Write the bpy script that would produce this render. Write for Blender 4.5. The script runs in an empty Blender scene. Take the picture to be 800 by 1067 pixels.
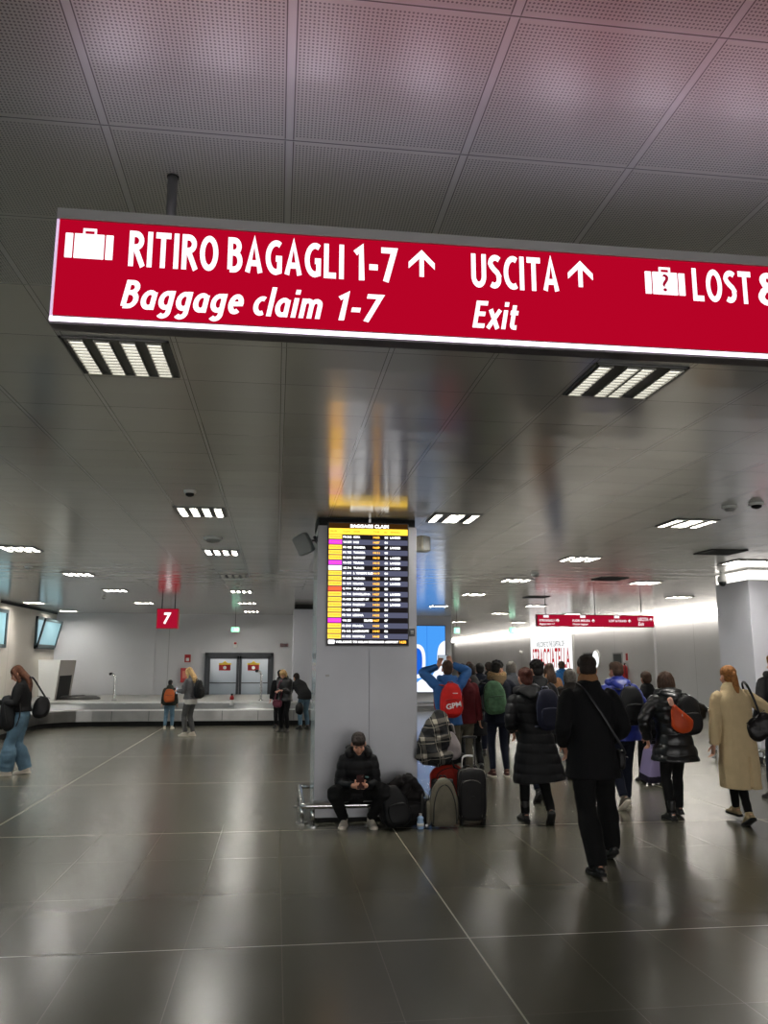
import bpy, bmesh, math, random
from mathutils import Vector, Matrix, noise
random.seed(7)
C = bpy.context.scene.collection
V = Vector
rad = math.radians

# ------------------------------------------------------------------ camera
FPX, CX, CY = 850.0, 400.0, 533.5
CAMH = 1.72
pitch = math.atan(154.8 / FPX)
yaw = math.atan(112 / (FPX / math.cos(pitch)))
roll = -rad(0.13)
fwd = V((math.sin(yaw)*math.cos(pitch), math.cos(yaw)*math.cos(pitch), math.sin(pitch)))
rgt0 = V((math.cos(yaw), -math.sin(yaw), 0))
up0 = rgt0.cross(fwd)
RG = rgt0*math.cos(roll) - up0*math.sin(roll)
UP = RG.cross(fwd)
CAM = V((0, 0, CAMH))
def ray(x, y): return fwd*FPX + RG*(x-CX) - UP*(y-CY)
def onZ(x, y, z=0.0):
    d = ray(x, y); return CAM + d*((z-CAMH)/d.z)
def onY(x, y, Y):
    d = ray(x, y); return CAM + d*(Y/d.y)
def onX(x, y, X):
    d = ray(x, y); return CAM + d*(X/d.x)
cam = bpy.data.cameras.new('camera'); camo = bpy.data.objects.new('camera', cam); C.objects.link(camo)
cam.sensor_fit = 'VERTICAL'; cam.sensor_height = 32.0; cam.lens = FPX/1067*32.0
cam.clip_start = 0.05; cam.clip_end = 300
m = Matrix((RG, UP, -fwd)).transposed().to_4x4(); m.translation = CAM
camo.matrix_world = m
sc = bpy.context.scene
sc.camera = camo
sc.view_settings.view_transform = 'Standard'; sc.view_settings.look = 'None'
sc.view_settings.gamma = 1.0; sc.view_settings.use_curve_mapping = False
sc.view_settings.exposure = 0.14
sc.cycles.max_bounces = 8; sc.cycles.use_denoising = True
sc.cycles.sample_clamp_indirect = 4.0
w = bpy.data.worlds.new('world'); sc.world = w; w.use_nodes = True
w.node_tree.nodes['Background'].inputs[0].default_value = (0.6, 0.7, 0.8, 1)
w.node_tree.nodes['Background'].inputs[1].default_value = 0.3

# ------------------------------------------------------------------ materials
def s2l(c): return tuple((v/12.92 if v <= 0.04045 else ((v+0.055)/1.055)**2.4) for v in c)
def rgb(r, g, b): return s2l((r/255, g/255, b/255))
MATS = {}
def mat(name, col, rough=0.6, metal=0.0, bump=0.0, scale=60.0, var=0.0, vscale=8.0, spec=0.5, coat=0.0, alpha=1.0, trans=0.0, emit=None, es=0.0):
    if name in MATS: return MATS[name]
    m = bpy.data.materials.new(name); m.use_nodes = True
    nt = m.node_tree; b = nt.nodes['Principled BSDF']
    b.inputs['Base Color'].default_value = (*col, 1); b.inputs['Roughness'].default_value = rough
    b.inputs['Metallic'].default_value = metal; b.inputs['Specular IOR Level'].default_value = spec
    b.inputs['Coat Weight'].default_value = coat
    b.inputs['Transmission Weight'].default_value = trans; b.inputs['Alpha'].default_value = alpha
    if emit is not None:
        b.inputs['Emission Color'].default_value = (*emit, 1); b.inputs['Emission Strength'].default_value = es
    if bump or var:
        tc = nt.nodes.new('ShaderNodeTexCoord')
        if bump:
            n = nt.nodes.new('ShaderNodeTexNoise'); n.inputs['Scale'].default_value = scale; n.inputs['Detail'].default_value = 3
            nt.links.new(tc.outputs['Object'], n.inputs['Vector'])
            bp = nt.nodes.new('ShaderNodeBump'); bp.inputs['Strength'].default_value = bump; bp.inputs['Distance'].default_value = 0.01
            nt.links.new(n.outputs['Fac'], bp.inputs['Height']); nt.links.new(bp.outputs[0], b.inputs['Normal'])
        if var:
            n = nt.nodes.new('ShaderNodeTexNoise'); n.inputs['Scale'].default_value = vscale; n.inputs['Detail'].default_value = 4
            nt.links.new(tc.outputs['Object'], n.inputs['Vector'])
            mr = nt.nodes.new('ShaderNodeMapRange'); mr.inputs['From Min'].default_value = 0.3; mr.inputs['From Max'].default_value = 0.7
            mr.inputs['To Min'].default_value = 1-var; mr.inputs['To Max'].default_value = 1+var
            nt.links.new(n.outputs['Fac'], mr.inputs['Value'])
            mx = nt.nodes.new('ShaderNodeVectorMath'); mx.operation = 'SCALE'; mx.inputs[0].default_value = col
            nt.links.new(mr.outputs[0], mx.inputs['Scale']); nt.links.new(mx.outputs[0], b.inputs['Base Color'])
    MATS[name] = m
    return m
def emis(name, col, s):
    if name in MATS: return MATS[name]
    m = bpy.data.materials.new(name); m.use_nodes = True
    nt = m.node_tree; nt.nodes.clear()
    e = nt.nodes.new('ShaderNodeEmission'); e.inputs[0].default_value = (*col, 1); e.inputs[1].default_value = s
    o = nt.nodes.new('ShaderNodeOutputMaterial'); nt.links.new(e.outputs[0], o.inputs[0])
    MATS[name] = m; return m
class NG:
    def __init__(s, m): s.nt = m.node_tree
    def n(s, t, **k):
        x = s.nt.nodes.new(t)
        for a, b in k.items(): setattr(x, a, b)
        return x
    def l(s, a, b): s.nt.links.new(a, b)
    def math(s, op, a, b=None, c=None):
        x = s.n('ShaderNodeMath', operation=op)
        for i, v in enumerate((a, b, c)):
            if v is None: continue
            if isinstance(v, (int, float)): x.inputs[i].default_value = v
            else: s.l(v, x.inputs[i])
        return x.outputs[0]
    def dist(s, v, x0, p):       # distance to the nearest line x0 + k p
        t = s.math('DIVIDE', s.math('SUBTRACT', v, x0), p)
        return s.math('MULTIPLY', s.math('ABSOLUTE', s.math('SUBTRACT', t, s.math('ROUND', t))), p)
    def line(s, v, x0, p, hw): return s.math('LESS_THAN', s.dist(v, x0, p), hw)
    def mix(s, f, a, b):
        x = s.n('ShaderNodeMix', data_type='RGBA')
        if isinstance(f, (int, float)): x.inputs[0].default_value = f
        else: s.l(f, x.inputs[0])
        for i, v in ((6, a), (7, b)):
            if isinstance(v, tuple): x.inputs[i].default_value = (*v, 1)
            else: s.l(v, x.inputs[i])
        return x.outputs[2]

TX, TY, TY0 = 0.565, 0.585, 2.35
def floor_mat():
    m = mat('floor_tiles', rgb(86, 84, 78), 0.3); g = NG(m); b = m.node_tree.nodes['Principled BSDF']
    tc = g.n('ShaderNodeTexCoord'); sp = g.n('ShaderNodeSeparateXYZ'); g.l(tc.outputs['Object'], sp.inputs[0])
    X, Y = sp.outputs[0], sp.outputs[1]
    cb = g.n('ShaderNodeCombineXYZ')
    g.l(g.math('FLOOR', g.math('DIVIDE', g.math('SUBTRACT', X, 1.25), 0.586)), cb.inputs[0])
    g.l(g.math('FLOOR', g.math('DIVIDE', g.math('SUBTRACT', Y, 5.43), 1.15)), cb.inputs[1])
    wn = g.n('ShaderNodeTexWhiteNoise', noise_dimensions='2D'); g.l(cb.outputs[0], wn.inputs['Vector'])
    ns = g.n('ShaderNodeTexNoise'); ns.inputs['Scale'].default_value = 1.6; ns.inputs['Detail'].default_value = 6; g.l(tc.outputs['Object'], ns.inputs['Vector'])
    n2 = g.n('ShaderNodeTexNoise'); n2.inputs['Scale'].default_value = 240; n2.inputs['Detail'].default_value = 2; g.l(tc.outputs['Object'], n2.inputs['Vector'])
    v = g.math('MULTIPLY_ADD', wn.outputs['Value'], 0.12, 0.80)
    v = g.math('ADD', v, g.math('MULTIPLY', ns.outputs['Fac'], 0.16))
    v = g.math('ADD', v, g.math('MULTIPLY', g.math('SUBTRACT', n2.outputs['Fac'], 0.5), 0.12))
    sc_ = g.n('ShaderNodeVectorMath', operation='SCALE'); sc_.inputs[0].default_value = FLOOR_COL; g.l(v, sc_.inputs['Scale'])
    minor = g.math('MAXIMUM', g.line(X, 1.25, 0.586, 0.0025), g.line(Y, 5.43, 1.15, 0.0025))
    major = g.math('MAXIMUM', g.line(X, 1.25, 4.1, 0.0055), g.line(Y, 5.43, 3.45, 0.0055))
    c = g.mix(g.math('MULTIPLY', minor, 0.5), sc_.outputs[0], rgb(130, 124, 112))
    c = g.mix(g.math('MULTIPLY', major, 0.85), c, rgb(190, 184, 166))
    g.l(c, b.inputs['Base Color'])
    r = g.math('MULTIPLY_ADD', ns.outputs['Fac'], 0.06, 0.205)
    g.l(g.math('ADD', r, g.math('MULTIPLY', major, 0.3)), b.inputs['Roughness'])
    b.inputs['Specular IOR Level'].default_value = 0.44
    return m
FLOOR_COL = rgb(97, 94, 81)
def ceiling_mat():
    m = mat('ceiling_metal_tiles', (0.3, 0.3, 0.3), 0.24, metal=0.45); g = NG(m); b = m.node_tree.nodes['Principled BSDF']
    tc = g.n('ShaderNodeTexCoord'); sp = g.n('ShaderNodeSeparateXYZ'); g.l(tc.outputs['Object'], sp.inputs[0])
    X, Y = sp.outputs[0], sp.outputs[1]
    dx, dy = g.dist(X, 0, TX), g.dist(Y, TY0, TY)
    cb = g.n('ShaderNodeCombineXYZ')
    g.l(g.math('FLOOR', g.math('DIVIDE', X, TX)), cb.inputs[0]); g.l(g.math('FLOOR', g.math('DIVIDE', g.math('SUBTRACT', Y, TY0), TY)), cb.inputs[1])
    wn = g.n('ShaderNodeTexWhiteNoise', noise_dimensions='2D'); g.l(cb.outputs[0], wn.inputs['Vector'])
    v = g.math('MULTIPLY_ADD', wn.outputs['Value'], 0.06, 0.97)
    base = g.n('ShaderNodeVectorMath', operation='SCALE'); base.inputs[0].default_value = CEIL_COL; g.l(v, base.inputs['Scale'])
    # perforations, on the tiles' faces inside a solid margin
    px = g.dist(X, 0, TX/50); py = g.dist(Y, TY0, TY/50)
    r2 = g.math('SQRT', g.math('ADD', g.math('MULTIPLY', px, px), g.math('MULTIPLY', py, py)))
    hole = g.math('LESS_THAN', r2, 0.0032)
    inner = g.math('MULTIPLY', g.math('GREATER_THAN', dx, 0.020), g.math('GREATER_THAN', dy, 0.016))
    hole = g.math('MULTIPLY', g.math('MULTIPLY', hole, inner), g.math('LESS_THAN', Y, TY0+2*TY))   # only the first rows of tiles are perforated
    c = g.mix(g.math('MULTIPLY', hole, 0.6), base.outputs[0], (0.01, 0.01, 0.01))
    rail = g.math('LESS_THAN', dx, 0.012)
    c = g.mix(g.math('MULTIPLY', rail, 0.6), c, (0.92, 0.92, 0.92))
    gap = g.math('MAXIMUM', g.math('LESS_THAN', g.math('ABSOLUTE', g.math('SUBTRACT', dx, 0.013)), 0.0018), g.math('LESS_THAN', dy, 0.0022))
    c = g.mix(g.math('MULTIPLY', gap, 0.75), c, (0.02, 0.02, 0.02))
    lip = g.math('LESS_THAN', g.math('ABSOLUTE', g.math('SUBTRACT', dy, 0.0045)), 0.0022)
    c = g.mix(g.math('MULTIPLY', lip, 0.5), c, (0.9, 0.9, 0.9))
    g.l(c, b.inputs['Base Color'])
    g.l(g.math('MULTIPLY_ADD', g.math('LESS_THAN', Y, TY0+2*TY), 0.25, 0.17), b.inputs['Roughness'])
    # each metal tile dishes a little: the height follows the tile's own waves
    nz = g.n('ShaderNodeTexNoise'); nz.inputs['Scale'].default_value = 1.1; nz.inputs['Detail'].default_value = 1
    mp = g.n('ShaderNodeMapping'); mp.inputs['Scale'].default_value = (1.0, 2.2, 1.0); g.l(tc.outputs['Object'], mp.inputs[0]); g.l(mp.outputs[0], nz.inputs['Vector'])
    q = g.math('MULTIPLY', g.math('POWER', g.math('DIVIDE', dy, TY/2), 2.0), 0.35)
    h = g.math('ADD', g.math('MULTIPLY', nz.outputs['Fac'], 0.6), q)
    bp = g.n('ShaderNodeBump'); bp.inputs['Strength'].default_value = 0.35; bp.inputs['Distance'].default_value = 0.012
    g.l(h, bp.inputs['Height']); g.l(bp.outputs[0], b.inputs['Normal'])
    return m
CEIL_COL = (0.84, 0.83, 0.80)
def wall_mat(name, col, joint=None, x0=0.0, axis=0, rough=0.55):
    m = mat(name, col, rough); g = NG(m); b = m.node_tree.nodes['Principled BSDF']
    tc = g.n('ShaderNodeTexCoord'); sp = g.n('ShaderNodeSeparateXYZ'); g.l(tc.outputs['Object'], sp.inputs[0])
    ns = g.n('ShaderNodeTexNoise'); ns.inputs['Scale'].default_value = 0.7; ns.inputs['Detail'].default_value = 5; g.l(tc.outputs['Object'], ns.inputs['Vector'])
    sv = g.n('ShaderNodeVectorMath', operation='SCALE'); sv.inputs[0].default_value = col
    g.l(g.math('MULTIPLY_ADD', ns.outputs['Fac'], 0.14, 0.93), sv.inputs['Scale'])
    c = sv.outputs[0]
    if joint:
        j = g.line(sp.outputs[axis], x0, joint, 0.012)
        c = g.mix(g.math('MULTIPLY', j, 0.45), c, tuple(v*0.3 for v in col))
    g.l(c, b.inputs['Base Color']); return m

# ------------------------------------------------------------------ object helpers
def setp(o, label=None, cat=None, group=None, kind=None):
    if label: o['label'] = label
    if cat: o['category'] = cat
    if group: o['group'] = group
    if kind: o['kind'] = kind
    return o
def thing(name, label, cat, loc=(0, 0, 0), rz=0.0, group=None):
    o = bpy.data.objects.new(name, None); C.objects.link(o); o.empty_display_size = 0.1
    o.location = loc; o.rotation_euler = (0, 0, rz)
    return setp(o, label, cat, group)
def obj(name, bm, ms, parent=None, smooth=False, label=None):
    me = bpy.data.meshes.new(name)
    bmesh.ops.recalc_face_normals(bm, faces=bm.faces)
    bm.to_mesh(me); bm.free()
    if not isinstance(ms, (list, tuple)): ms = [ms]
    for x in ms: me.materials.append(x)
    if smooth:
        for p in me.polygons: p.use_smooth = True
    o = bpy.data.objects.new(name, me); C.objects.link(o)
    if parent: o.parent = parent
    if label: o['label'] = label
    return o
def copy_tree(o, parent=None):
    c = o.copy(); C.objects.link(c)
    if parent: c.parent = parent
    for ch in list(o.children): copy_tree(ch, c)
    return c
def box(bm, x0, x1, y0, y1, z0, z1, mi=0, bev=0.0):
    g = bmesh.ops.create_cube(bm, size=1.0, matrix=Matrix.Translation(((x0+x1)/2, (y0+y1)/2, (z0+z1)/2)) @ Matrix.Diagonal((x1-x0, y1-y0, z1-z0, 1)))
    vs = g['verts']
    for f in set(f for v in vs for f in v.link_faces): f.material_index = mi
    if bev:
        es = list(set(e for v in vs for e in v.link_edges))
        r = bmesh.ops.bevel(bm, geom=es, offset=bev, segments=2, affect='EDGES', profile=0.5)
        for f in r['faces']: f.material_index = mi
    return vs
def bx(x0, x1, y0, y1, z0, z1, bev=0.0):
    bm = bmesh.new(); box(bm, x0, x1, y0, y1, z0, z1, 0, bev); return bm
def poly(bm, pts, d, mi=0):     # extrude a closed polygon by vector d
    a = [bm.verts.new(p) for p in pts]; b = [bm.verts.new(V(p)+V(d)) for p in pts]
    fs = [bm.faces.new(a), bm.faces.new(b[::-1])]
    n = len(pts)
    for i in range(n): fs.append(bm.faces.new((a[i], b[i], b[(i+1) % n], a[(i+1) % n])))
    for f in fs: f.material_index = mi
    return a+b
def frame_of(t, side):
    t = t.normalized()
    s = side - t*side.dot(t)
    if s.length < 1e-4:
        s = V((0, 1, 0)) - t*t.y
        if s.length < 1e-3: s = V((1, 0, 0)) - t*t.x
    s.normalize()
    return s, t.cross(s)
def smooth_path(pts, rs, sub=4):
    if len(pts) < 3 or sub < 2: return pts, rs
    P, R = [], []
    def cr(a, b, c, d, t):
        return 0.5*((2*b)+(c-a)*t+(2*a-5*b+4*c-d)*t*t+(3*b-a-3*c+d)*t*t*t)
    n = len(pts)
    for i in range(n-1):
        a = pts[max(i-1, 0)]; b = pts[i]; c = pts[i+1]; d = pts[min(i+2, n-1)]
        ra, rb, rc, rd = rs[max(i-1, 0)], rs[i], rs[i+1], rs[min(i+2, n-1)]
        for k in range(sub):
            t = k/sub
            P.append(cr(a, b, c, d, t)); R.append(tuple(max(0.002, cr(ra[j], rb[j], rc[j], rd[j], t)) for j in (0, 1)))
    P.append(pts[-1]); R.append(rs[-1]); return P, R
def tube(bm, pts, rs, side=(1, 0, 0), seg=14, cap='round', sub=3, mi=0, p=2.0):
    pts = [V(q) for q in pts]
    if isinstance(rs, (int, float)): rs = [rs]*len(pts)
    rs = [(r, r) if isinstance(r, (int, float)) else tuple(r) for r in rs]
    pts, rs = smooth_path(pts, rs, sub)
    side = V(side); n = len(pts); rings = []
    fr = []
    for i in range(n):
        t = (pts[min(i+1, n-1)] - pts[max(i-1, 0)])
        if t.length < 1e-7: t = V((0, 0, 1))
        fr.append((t.normalized(),)+frame_of(t, side))
    caps = ('round', 'round') if cap == 'round' else (('flat', 'flat') if cap == 'flat' else cap)
    seq = []
    if caps[0] == 'round':
        t, s, u = fr[0]; r = min(rs[0])
        for k in (1, 2, 3):
            a = math.pi/2*(1-k/4); seq.append((pts[0]-t*r*math.sin(a), s, u, rs[0][0]*math.cos(a), rs[0][1]*math.cos(a)))
    for i in range(n): seq.append((pts[i], fr[i][1], fr[i][2], rs[i][0], rs[i][1]))
    if caps[1] == 'round':
        t, s, u = fr[-1]; r = min(rs[-1])
        for k in (3, 2, 1):
            a = math.pi/2*(1-k/4); seq.append((pts[-1]+t*r*math.sin(a), s, u, rs[-1][0]*math.cos(a), rs[-1][1]*math.cos(a)))
    for (c, s, u, a, b) in seq:
        ring = []
        for k in range(seg):
            th = 2*math.pi*k/seg; cx, sx = math.cos(th), math.sin(th)
            if p != 2.0:
                cx = math.copysign(abs(cx)**(2/p), cx); sx = math.copysign(abs(sx)**(2/p), sx)
            ring.append(bm.verts.new(c + s*(a*cx) + u*(b*sx)))
        rings.append(ring)
    fs = []
    for i in range(len(rings)-1):
        for k in range(seg):
            fs.append(bm.faces.new((rings[i][k], rings[i][(k+1) % seg], rings[i+1][(k+1) % seg], rings[i+1][k])))
    fs.append(bm.faces.new(rings[0][::-1])); fs.append(bm.faces.new(rings[-1]))
    for f in fs: f.material_index = mi
def ell(bm, c, r, M=None, seg=16):
    T = (M or Matrix.Identity(4)) @ Matrix.Translation(c) @ Matrix.Diagonal((r[0], r[1], r[2], 1))
    bmesh.ops.create_uvsphere(bm, u_segments=seg, v_segments=max(8, seg*2//3), radius=1.0, matrix=T)
def soft(bm, c, r, e=4.0, M=None, cuts=6, mi=0, fn=None, wob=0.0, seed=0.0):
    """a soft-cornered block: a cube grid pushed onto a p-norm ball, r = half sizes"""
    t = bmesh.new(); bmesh.ops.create_cube(t, size=2.0)
    bmesh.ops.subdivide_edges(t, edges=list(t.edges), cuts=cuts, use_grid_fill=True)
    M = M or Matrix.Identity(4)
    for v in t.verts:
        q = v.co; nrm = (abs(q.x)**e+abs(q.y)**e+abs(q.z)**e)**(1/e)
        q = q/nrm
        if fn: q = fn(q)
        q = V((q.x*r[0], q.y*r[1], q.z*r[2]))
        if wob: q += noise.noise_vector(q*9+V((seed, seed*2, 0)))*wob
        v.co = M @ (q+V(c))
    for f in t.faces: f.material_index = mi; f.smooth = True
    t2 = bpy.data.meshes.new('x'); t.to_mesh(t2); t.free(); bm.from_mesh(t2); bpy.data.meshes.remove(t2)
def text_mesh(body, shear=0.0, offset=0.0, spacing=1.0):
    cu = bpy.data.curves.new('t', 'FONT'); cu.body = body; cu.size = 1.0; cu.shear = shear; cu.offset = offset
    cu.space_character = spacing; cu.resolution_u = 5
    o = bpy.data.objects.new('t', cu); C.objects.link(o)
    dg = bpy.context.evaluated_depsgraph_get()
    me = bpy.data.meshes.new_from_object(o.evaluated_get(dg))
    bpy.data.objects.remove(o); bpy.data.curves.remove(cu)
    return me
def fit_text(bm, body, x0, x1, z0, z1, Y, mi=0, depth=0.002, shear=0.0, offset=0.0, spacing=1.0, M=None):
    """text filling the rectangle x0..x1, z0..z1 on a plane facing -Y (or M of it)"""
    me = text_mesh(body, shear, offset, spacing)
    if not me.vertices: return
    xs = [v.co.x for v in me.vertices]; ys = [v.co.y for v in me.vertices]
    a, b, c, d = min(xs), max(xs), min(ys), max(ys)
    M = M or Matrix.Identity(4)
    t = bmesh.new(); t.from_mesh(me); bpy.data.meshes.remove(me)
    for v in t.verts:
        v.co = M @ V((x0+(v.co.x-a)/(b-a)*(x1-x0), Y, z0+(v.co.y-c)/(d-c)*(z1-z0)))
    for f in t.faces: f.material_index = mi
    t2 = bpy.data.meshes.new('x'); t.to_mesh(t2); t.free(); bm.from_mesh(t2); bpy.data.meshes.remove(t2)

BAKE = []   # (object, voxel, smooth iterations, displacement fn)
def organic(name, bm, material, parent, voxel=0.012, it=3, post=None, label=None):
    me = bpy.data.meshes.new(name); bmesh.ops.recalc_face_normals(bm, faces=bm.faces)
    bm.to_mesh(me); bm.free(); me.materials.append(material)
    o = bpy.data.objects.new(name, me); C.objects.link(o)
    if parent: o.parent = parent
    if label: o['label'] = label
    BAKE.append((o, voxel, it, post, material)); return o
def bake_all():
    for o, vx, it, post, m in BAKE:
        r = o.modifiers.new('r', 'REMESH'); r.mode = 'VOXEL'; r.voxel_size = vx; r.use_smooth_shade = True
        if it:
            s = o.modifiers.new('s', 'SMOOTH'); s.factor = 0.5; s.iterations = it
    dg = bpy.context.evaluated_depsgraph_get()
    out = []
    for o, vx, it, post, m in BAKE:
        out.append(bpy.data.meshes.new_from_object(o.evaluated_get(dg)))
    for (o, vx, it, post, m), me in zip(BAKE, out):
        o.modifiers.clear(); old = o.data; me.name = o.name; o.data = me; bpy.data.meshes.remove(old)
        me.materials.clear(); me.materials.append(m)
        if post:
            ns = [v.normal.copy() for v in me.vertices]
            for v, n_ in zip(me.vertices, ns): v.co = v.co + n_*post(v.co)
        for p in me.polygons: p.use_smooth = True; p.material_index = 0
# ------------------------------------------------------------------ lettering of the big sign: a condensed sans drawn with strokes
def arc(cx, cy, rx, ry, a0, a1, n=12): return [(cx+rx*math.cos(rad(a0+(a1-a0)*k/n)), cy+ry*math.sin(rad(a0+(a1-a0)*k/n))) for k in range(n+1)]
T_ = .085      # half stroke
def glyph_strokes(ch):
    h = T_; a = .5
    G = {
     'I': (.18, [[(.09, 0), (.09, 1)]]),
     'T': (.52, [[(.26, 0), (.26, 1)], [(0, 1-h), (.52, 1-h)]]),
     'L': (.44, [[(h, 1), (h, h), (.44, h)]]),
     'E': (.46, [[(.46, 1-h), (h, 1-h), (h, h), (.46, h)], [(h, .52), (.42, .52)]]),
     'F': (.44, [[(.44, 1-h), (h, 1-h), (h, 0)], [(h, .50), (.40, .50)]]),
     'N': (.58, [[(h, 0), (h, 1)], [(h, .95), (.58-h, .05)], [(.58-h, 0), (.58-h, 1)]]),
     'A': (.60, [[(h*.9, .03), (.30, .95), (.60-h*.9, .03)], [(.15, .30), (.45, .30)]]),
     'O': (.64, [arc(.32, .5, .32-h, .5-h, 0, 360, 28)]),
     'C': (.50, [arc(.36, .5, .36-h, .5-h, 62, 298, 20)]),
     'D': (.58, [[(h, h), (h, 1-h)]+arc(.20, .5, .38-h, .5-h, 90, -90, 14)+[(h, h)]]),
     'U': (.56, [[(h, 1), (h, .34)]+arc(.28, .34, .28-h, .34-h, 180, 360, 12)+[(.56-h, 1)]]),
     'G': (.58, [arc(.37, .5, .37-h, .5-h, 60, 270, 18)+[(.58-h, .12), (.58-h, .47), (.36, .47)]]),
     'S': (.46, [arc(.25, .735, .19, .18, 40, 180, 8)+[(.10, .66), (.20, .56), (.32, .47), (.385, .37)]+arc(.20, .27, .18, .185, 20, -130, 10)]),
     'R': (.52, [[(h, 0), (h, 1-h)]+arc(.22, .725, .20, .19, 90, -90, 10)+[(h, .535)], [(.22, .53), (.49, 0)]]),
     'B': (.52, [[(h, h), (h, 1-h)]+arc(.22, .74, .17, .175, 90, -90, 10)+[(h, .565)], [(.20, .565)]+arc(.23, .325, .205, .24, 90, -90, 10)+[(h, h)]]),
     '1': (.34, [[(.02, .78), (.20, .93), (.22, 0)]]),
     '7': (.44, [[(0, 1-h), (.40, 1-h), (.14, 0)]]),
     '-': (.26, [[(0, .40), (.26, .40)]]),
     '&': (.68, [[(.66, .02), (.20, .60)]+arc(.27, .77, .13, .15, 200, -20, 10)+[(.30, .58), (.14, .42)]+arc(.25, .25, .17, .18, 140, 300, 8)+[(.50, .22), (.60, .48)]]),
     'a': (.46, [[(.46-h, 0), (.46-h, .70-h)], arc(.24, .34, .18, .34-h*.9, 50, 310, 16)]),
     'g': (.46, [[(.46-h, .70), (.46-h, -.02)]+arc(.22, -.03, .155, .17, 0, -140, 8), arc(.24, .36, .18, .33-h*.9, 50, 310, 16)]),
     'e': (.46, [[(.10, .36), (.40, .38)]+arc(.24, .36, .165, .36-h, 8, 310, 20)]),
     'c': (.38, [arc(.26, .35, .19, .35-h, 65, 300, 14)]),
     'l': (.17, [[(.085, 0), (.085, 1.04)]]),
     'i': (.17, [[(.085, 0), (.085, .70)], [(.085, .83), (.085, 1.0)]]),
     'm': (.74, [[(h, 0), (h, .70)], [(h, .45)]+arc(.225, .47, .14, .155, 170, 0, 8)+[(.365, 0)], [(.37, .45)]+arc(.515, .47, .14, .155, 170, 0, 8)+[(.655, 0)]]),
     'x': (.46, [[(.04, 0), (.42, .70)], [(.04, .70), (.42, 0)]]),
     't': (.32, [[(.13, .90), (.13, .18)]+arc(.23, .18, .10, .10, 180, 280, 5)+[(.32, h)], [(0, .62), (.31, .62)]]),
    }
    return G[ch]
def stroke_text(body, xa, xb, zlo, zhi, Y=-.003, shear=0.0, th=T_, gap=.105):
    """zlo..zhi is baseline to cap height; the word is stretched between xa and xb"""
    bm = bmesh.new(); x = 0; items = []
    for ch in body:
        if ch == ' ': x += .28; continue
        w_, st = glyph_strokes(ch); items.append((x, st)); x += w_+gap
    tot = x-gap; H_ = zhi-zlo; tot_s = tot+shear*.7
    kx = (xb-xa)/tot_s
    def mp(p): return V((xa+(p[0]+shear*p[1]*.9)*kx, Y, zlo+p[1]*H_))
    for (ox, st) in items:
        for s_ in st:
            n = len(s_); L, R_ = [], []
            closed = n > 3 and abs(s_[0][0]-s_[-1][0])+abs(s_[0][1]-s_[-1][1]) < 1e-3
            for i in range(n):
                p = V((s_[i][0], s_[i][1]))
                if closed: a_ = V(s_[(i-1) % (n-1)]); b_ = V(s_[(i+1) % (n-1)])
                else: a_ = V(s_[max(i-1, 0)]); b_ = V(s_[min(i+1, n-1)])
                d0 = (p-a_); d1 = (b_-p)
                if d0.length < 1e-6: d0 = d1
                if d1.length < 1e-6: d1 = d0
                d0.normalize(); d1.normalize(); n0 = V((-d0.y, d0.x)); n1 = V((-d1.y, d1.x)); m_ = n0+n1
                if m_.length < .3: m_ = n1
                m_.normalize(); k = min(1/max(m_.dot(n1), .35), 1.9)*th
                L.append(p+m_*k); R_.append(p-m_*k)
            lv = [bm.verts.new(mp((q.x+ox, q.y))) for q in L]; rv = [bm.verts.new(mp((q.x+ox, q.y))) for q in R_]
            for i in range(n-1):
                bm.faces.new((lv[i], lv[i+1], rv[i+1], rv[i]))
    return bm
REAR_FILL = 9.0; LAMP = 110.0; SLOT = 3.5
# ------------------------------------------------------------------ people
SKIN = mat('skin', rgb(205, 150, 125), 0.5, bump=0.05, scale=200)
def puff(pitch, amp, wr=0.004):
    def f(c):
        k = abs(math.sin(math.pi*(c.z + 0.012*noise.noise(c*6))/pitch))
        return amp*(k**0.45 - 0.7) + wr*noise.noise(c*11)
    return f
def wrinkle(amp, sc_=9.0):
    def f(c):
        n1 = noise.noise(V((c.x*sc_, c.y*sc_, c.z*sc_*0.8)))
        n2 = 1-abs(noise.noise(V((c.x*sc_*0.7+3, c.y*sc_*0.7, c.z*sc_*1.7))))*2
        return amp*(0.6*n1 + 0.6*n2)
    return f
def strands(amp=0.004):
    def f(c): return amp*noise.noise(V((c.x*70, c.y*70, c.z*9)))
    return f
def ik(a, t, l1, l2, pole):
    d = t-a; L = min(d.length, (l1+l2)*0.999); dn = d.normalized()
    x = (l1*l1-l2*l2+L*L)/(2*L); h = math.sqrt(max(0, l1*l1-x*x))
    pl = V(pole); pl = pl-dn*pl.dot(dn); pl.normalize()
    return a+dn*x+pl*h, a+dn*L
class Rig: pass
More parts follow.
